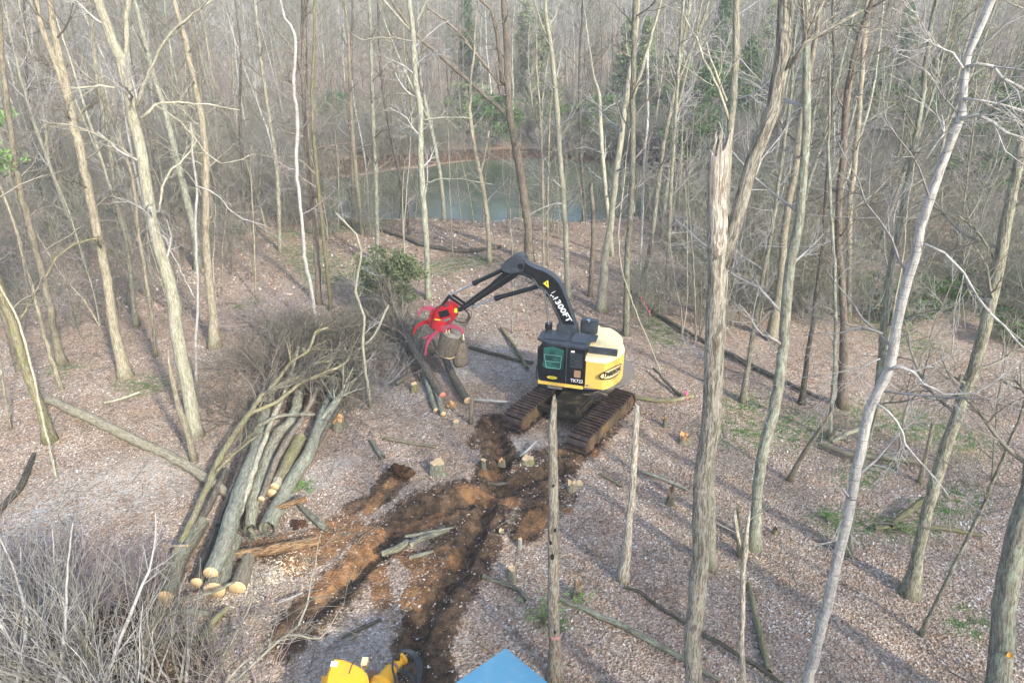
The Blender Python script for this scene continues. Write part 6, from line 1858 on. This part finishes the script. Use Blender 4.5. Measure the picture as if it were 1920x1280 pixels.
claw([(818, 590), (812, 580), (801, 577), (791, 580), (784, 590)], -.30, -.38, .12, mat=M_PINKRED)
b = BM(); prof(b, mlp([(824, 582), (842, 577), (846, 588), (828, 594)]), .14, .16, 'l', .004); cyl(b, ML(842, 604, .05), ML(842, 604, .14), .05, 12); cyl(b, ML(826, 585, .05), ML(826, 585, .14), .045, 12); cyl(b, ML(836, 573, -.3), ML(836, 573, .12), .06, 12); cyl(b, ML(806, 592, -.55), ML(806, 592, .0), .05, 12); part('pivot_pins', b, M_BLK, fh)
b = BM(); prof(b, mlp([(828, 598), (846, 592), (848, 596), (830, 603)]), .15, .17, 'l', .004); part('worn_edge', b, M_CHROME, fh)
claw([(812, 604), (800, 603), (789, 607), (780, 614), (776, 626)], -.30, -.36, .10)
claw([(836, 614), (826, 616), (815, 626), (805, 638), (800, 650), (798, 666)], .16, .22, .10, mat=M_PINKRED)
claw([(824, 618), (812, 627), (802, 630), (793, 634)], .05, .1, .07, mat=M_PINKRED)
claw([(828, 617), (841, 611), (855, 613), (864, 617), (869, 625)], .16, .25, .09, mat=M_PINKRED)
claw([(830, 617), (818, 622), (806, 632), (800, 640)], -.35, -.4, .08, mat=M_PINKRED)
# the gripped piece of trunk
rng = np.random.default_rng(88)
def fbw(p): return MC + mf * p[0] + ml * p[1] + [0, 0, p[2]]
hp0, hp1 = fbw(ML(836, 662, -.1)), fbw(ML(848, 624, -.1))
t = thing('trunk_section', hp0, 'short thick brown trunk piece with torn white ends gripped by the red claws', 'trunk section')
mb = MB(); ps = np.array([hp0 + (hp1 - hp0) * k for k in np.linspace(0, 1, 9)]); mb.tube(ps, [.38, .41, .42, .43, .44, .44, .43, .42, .40], 18, False, bump=.07, rng=rng)
mb.build('bark', BK['brown'], t, origin=hp0)
for e, dd, m_ in ((0, -1, M_CUT), (8, 1, BK['splint'])):
    ax = nrm(hp1 - hp0) * dd; mb = MB(); mb.tube([ps[e] - ax * .03, ps[e] + ax * .02], [.40, .38], 18, True, bump=.05, rng=rng); mb.build('cut_face', m_, t, origin=hp0, smooth=False)
mb = MB()
for (u, v, h, r) in ((837, 624, .22, .06), (869, 634, .22, .05), (842, 622, .12, .05)):
    q = fbw(ML(u, v, .1)); mb.tube([q - [0, 0, .08], q + [0, 0, h]], [r, r * .3], 5, True, bump=.3, rng=rng)
mb.build('torn_splinters', M_CHIP, t, origin=hp0)
hp0, hp1 = fbw(ML(864, 684, -.35)), fbw(ML(858, 640, -.35))  # added copy standing in for the blurred lower part of the gripped trunk
t = thing('trunk_section', hp0, 'added thinner copy of the gripped trunk piece, standing in for its motion blur', 'trunk section')
mb = MB(); mb.tube(np.array([hp0 + (hp1 - hp0) * k for k in np.linspace(0, 1, 7)]), [.27, .29, .31, .33, .34, .34, .31], 14, True, bump=.09, rng=rng); mb.build('bark', BK['brown'], t, origin=hp0)

# ---------------------------------------------------------------- machines cut by the lower edge
def U(u, v, z): 
    d = ray(u, v); return CAMP + d * ((z - CAM_H) / d[2])


A_, B_, C_ = U(948, 1213, 2.9), U(850, 1281, 2.9), U(1031, 1281, 2.9)
e1, e2 = nrm(B_ - A_), nrm(C_ - A_)
# square the corner about its bisector
bis = nrm(e1 + e2); prp = np.array([-bis[1], bis[0], 0]); prp = prp if prp @ e1 > 0 else -prp
ang = math.acos(np.clip(e1 @ e2, -1, 1)) / 2
cen = A_ + (e1 + e2) * 1.0
t = thing('blue_roofed_machine', (cen[0], cen[1], 0), 'machine under a flat pointed blue roof at the bottom edge', 'machine')
Wd = 2.0
def rp(a, b_, z): q = A_ + e1 * a + e2 * b_; return (q[0] - cen[0], q[1] - cen[1], z)
def slab(name, a0, a1, b0_, b1, z0, z1, mat, par, bev=.012, label=None):
    b = BM(); vs = [b.verts.new([float(c) for c in rp(a, bb, z)]) for z in (z0, z1) for a, bb in ((a0, b0_), (a1, b0_), (a1, b1), (a0, b1))]
    for f_ in ((0, 1, 2, 3), (4, 7, 6, 5), (0, 4, 5, 1), (1, 5, 6, 2), (2, 6, 7, 3), (3, 7, 4, 0)): b.faces.new([vs[i] for i in f_])
    bmesh.ops.recalc_face_normals(b, faces=b.faces[:])
    if bev: bmesh.ops.bevel(b, geom=b.edges[:], offset=bev, segments=2, affect='EDGES')
    return part(name, b, mat, par, False, label)
rf_ = slab('roof', 0, Wd, 0, Wd, 2.83, 2.90, M_BLUE, t)
b = BM()
for a, bb in ((.8, .75), (.95, .75), (.8, 1.6), (1.6, .8)):
    q = rp(a, bb, 0); cyl(b, (q[0], q[1], 2.90), (q[0], q[1], 2.93), .022, 10)
q = rp(.95, 1.02, 0); cyl(b, (q[0], q[1], 2.90), (q[0], q[1], 2.96), .05, 12)
part('roof_bolts', b, M_CHROME, rf_)
slab('cab', .15, Wd - .15, .15, Wd - .15, .9, 2.83, M_BLUE, t)
slab('window', .148, Wd - .3, .3, Wd - .3, 1.7, 2.6, M_GLASS, t, 0)
slab('undercarriage', .05, Wd - .05, .05, Wd - .05, .0, .9, M_MUD, t)

oc = U(660, 1300, 1.6)
t = thing('orange_yellow_machine', (oc[0], oc[1], 0), 'orange-yellow machine with black hoses at the bottom edge, left of the blue roof', 'machine')
def loc2(p): return np.array([p[0] - oc[0], p[1] - oc[1], p[2]])
def pan(name, seq, z1, z0, mat, bev=.05, par=t, label=None):
    P_ = [loc2(U(u, v, z1)) for u, v in seq]
    b = BM(); top_ = [b.verts.new((float(p[0]), float(p[1]), z1)) for p in P_]; bot = [b.verts.new((float(p[0]), float(p[1]), z0)) for p in P_]
    n_ = len(P_)
    for i in range(n_): b.faces.new((top_[i], top_[(i + 1) % n_], bot[(i + 1) % n_], bot[i]))
    b.faces.new(top_); b.faces.new(bot[::-1]); bmesh.ops.recalc_face_normals(b, faces=b.faces[:])
    if bev: bmesh.ops.bevel(b, geom=[e for e in b.edges if e.calc_face_angle(0) > .3], offset=bev, segments=4, affect='EDGES')
    return part(name, b, mat, par, True, label)
hd = pan('hood', [(624, 1231), (644, 1233), (662, 1240), (684, 1254), (692, 1268), (686, 1300), (664, 1330), (600, 1320), (612, 1262)], 1.75, .8, M_ORYEL)
pan('hood_seam', [(661, 1240), (663, 1240), (655, 1262), (653, 1262)], 1.756, 1.70, M_MUD, 0, hd)
pan('white_label', [(622, 1238), (634, 1239), (632, 1249), (619, 1247)], 1.758, 1.72, M_WHT, 0, hd)
pan('lower_step', [(604, 1262), (690, 1285), (690, 1360), (590, 1360)], 1.5, .6, M_ORYEL, .03, hd)
pan('frame_beam', [(690, 1252), (745, 1262), (745, 1350), (690, 1350)], 1.1, .6, M_RUSTP, .03)
b = BM(); q = loc2(U(684, 1243, 1.35))
for dx in (-.055, .055): bx(b, (q[0] + dx - .012, q[1] - .1, q[2] - .07), (q[0] + dx + .012, q[1] + .1, q[2] + .07), .004)
for dz in (-.06, .06): bx(b, (q[0] - .067, q[1] - .1, q[2] + dz - .012), (q[0] + .067, q[1] + .1, q[2] + dz + .012), .004)
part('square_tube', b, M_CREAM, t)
b = BM(); qa, qb, qc = loc2(U(716, 1284, 1.5)), loc2(U(735, 1252, 1.5)), loc2(U(752, 1236, 1.5))
cyl(b, qa - (qb - qa) * .6, qa, .23, 26); cyl(b, qa, qb, .21, 26, .12); cyl(b, qb, qc, .12, 22, .10); cyl(b, qc, qc + (qc - qb) * .25, .13, 22)
cyl(b, qa - (qb - qa) * .05, qa + (qb - qa) * .08, .245, 26)
part('cone_housing', b, M_ORYEL, t)
b = BM(); cyl(b, qb + (qa - qb) * .02, qb + (qb - qa) * .12, .135, 22); part('clamp_ring', b, M_RUSTP, t)
for k in range(4):
    hose([loc2(U(738 + 3 * k, 1236, 1.6)), loc2(U(752, 1221 - k, 1.9)), loc2(U(768 + 3 * k, 1222, 1.9)), loc2(U(781 + 3 * k, 1242, 1.8)), loc2(U(783 + 2 * k, 1268, 1.6)), loc2(U(778, 1300, 1.4)), loc2(U(770, 1330, 1.2))], .026, par=t)
hose([loc2(U(748, 1262, 1.5)), loc2(U(765, 1262, 1.6)), loc2(U(778, 1275, 1.5)), loc2(U(782, 1305, 1.3))], .05, par=t)
hose([loc2(U(738, 1228, 1.8)), loc2(U(736, 1250, 1.75)), loc2(U(741, 1275, 1.7)), loc2(U(742, 1310, 1.6))], .022, par=t)
b = BM(); q = loc2(U(690, 1330, 0)); bx(b, (q[0] - .9, q[1] - 1.2, 0.0), (q[0] + .9, q[1] + .1, .7), .06); part('chassis', b, M_MUD, t)

# flagging tape
for i, (u, v, h, L, lab) in enumerate([(1207, 590, .9, 1.3, 'pink flagging ribbon strung on twigs right of the machine'), (112, 392, .8, .5, 'pink flagging ribbon far back at the left'), (1285, 748, .3, .25, 'short pink ribbon on the ground right of the tracks')]):
    b0_ = G(u, v); rg = np.random.default_rng(i)
    mb = MB(); n_ = 12
    P_ = np.array([b0_ + [(-.2 + .45 * k / n_) * L, .1 * sin(k), h * (1 - k / n_) + .06 + .05 * sin(k * 2)] for k in range(n_ + 1)])
    wv = np.array([.03, 0, .02])
    V_ = np.stack([P_ - wv, P_ + wv + np.stack([rg.normal(size=n_ + 1) * .01] * 3, 1), P_ + wv + [0, .004, 0], P_ - wv + [0, .004, 0]], 1).reshape(-1, 3)
    o = mb.verts(V_)
    for k in range(n_):
        a_ = o + 4 * k
        mb.quads(np.array([[a_, a_ + 1, a_ + 5, a_ + 4], [a_ + 3, a_ + 7, a_ + 6, a_ + 2], [a_, a_ + 4, a_ + 7, a_ + 3], [a_ + 1, a_ + 2, a_ + 6, a_ + 5]]))
    tag(mb.build('flagging_tape', M_PINK, origin=b0_, smooth=False), lab, 'ribbon')

# ---------------------------------------------------------------- air
HZ = bpy.data.materials.new('hazy_air'); HZ.use_nodes = True
hn = HZ.node_tree; hn.nodes.clear()
ho_ = hn.nodes.new('ShaderNodeOutputMaterial'); pv = hn.nodes.new('ShaderNodeVolumePrincipled')
pv.inputs['Color'].default_value = (1.0, 0.985, 0.93, 1); pv.inputs['Density'].default_value = 0.0013; pv.inputs['Anisotropy'].default_value = 0.2
hn.links.new(pv.outputs[0], ho_.inputs['Volume'])
b = BM(); bx(b, (-720, -140, -5), (720, 930, 62)); me = bpy.data.meshes.new('haze'); b.to_mesh(me); b.free(); me.materials.append(HZ)
hz = bpy.data.objects.new('haze', me); COL.objects.link(hz); tag(hz, 'thin bright spring haze between the trees', 'haze', kind='stuff')
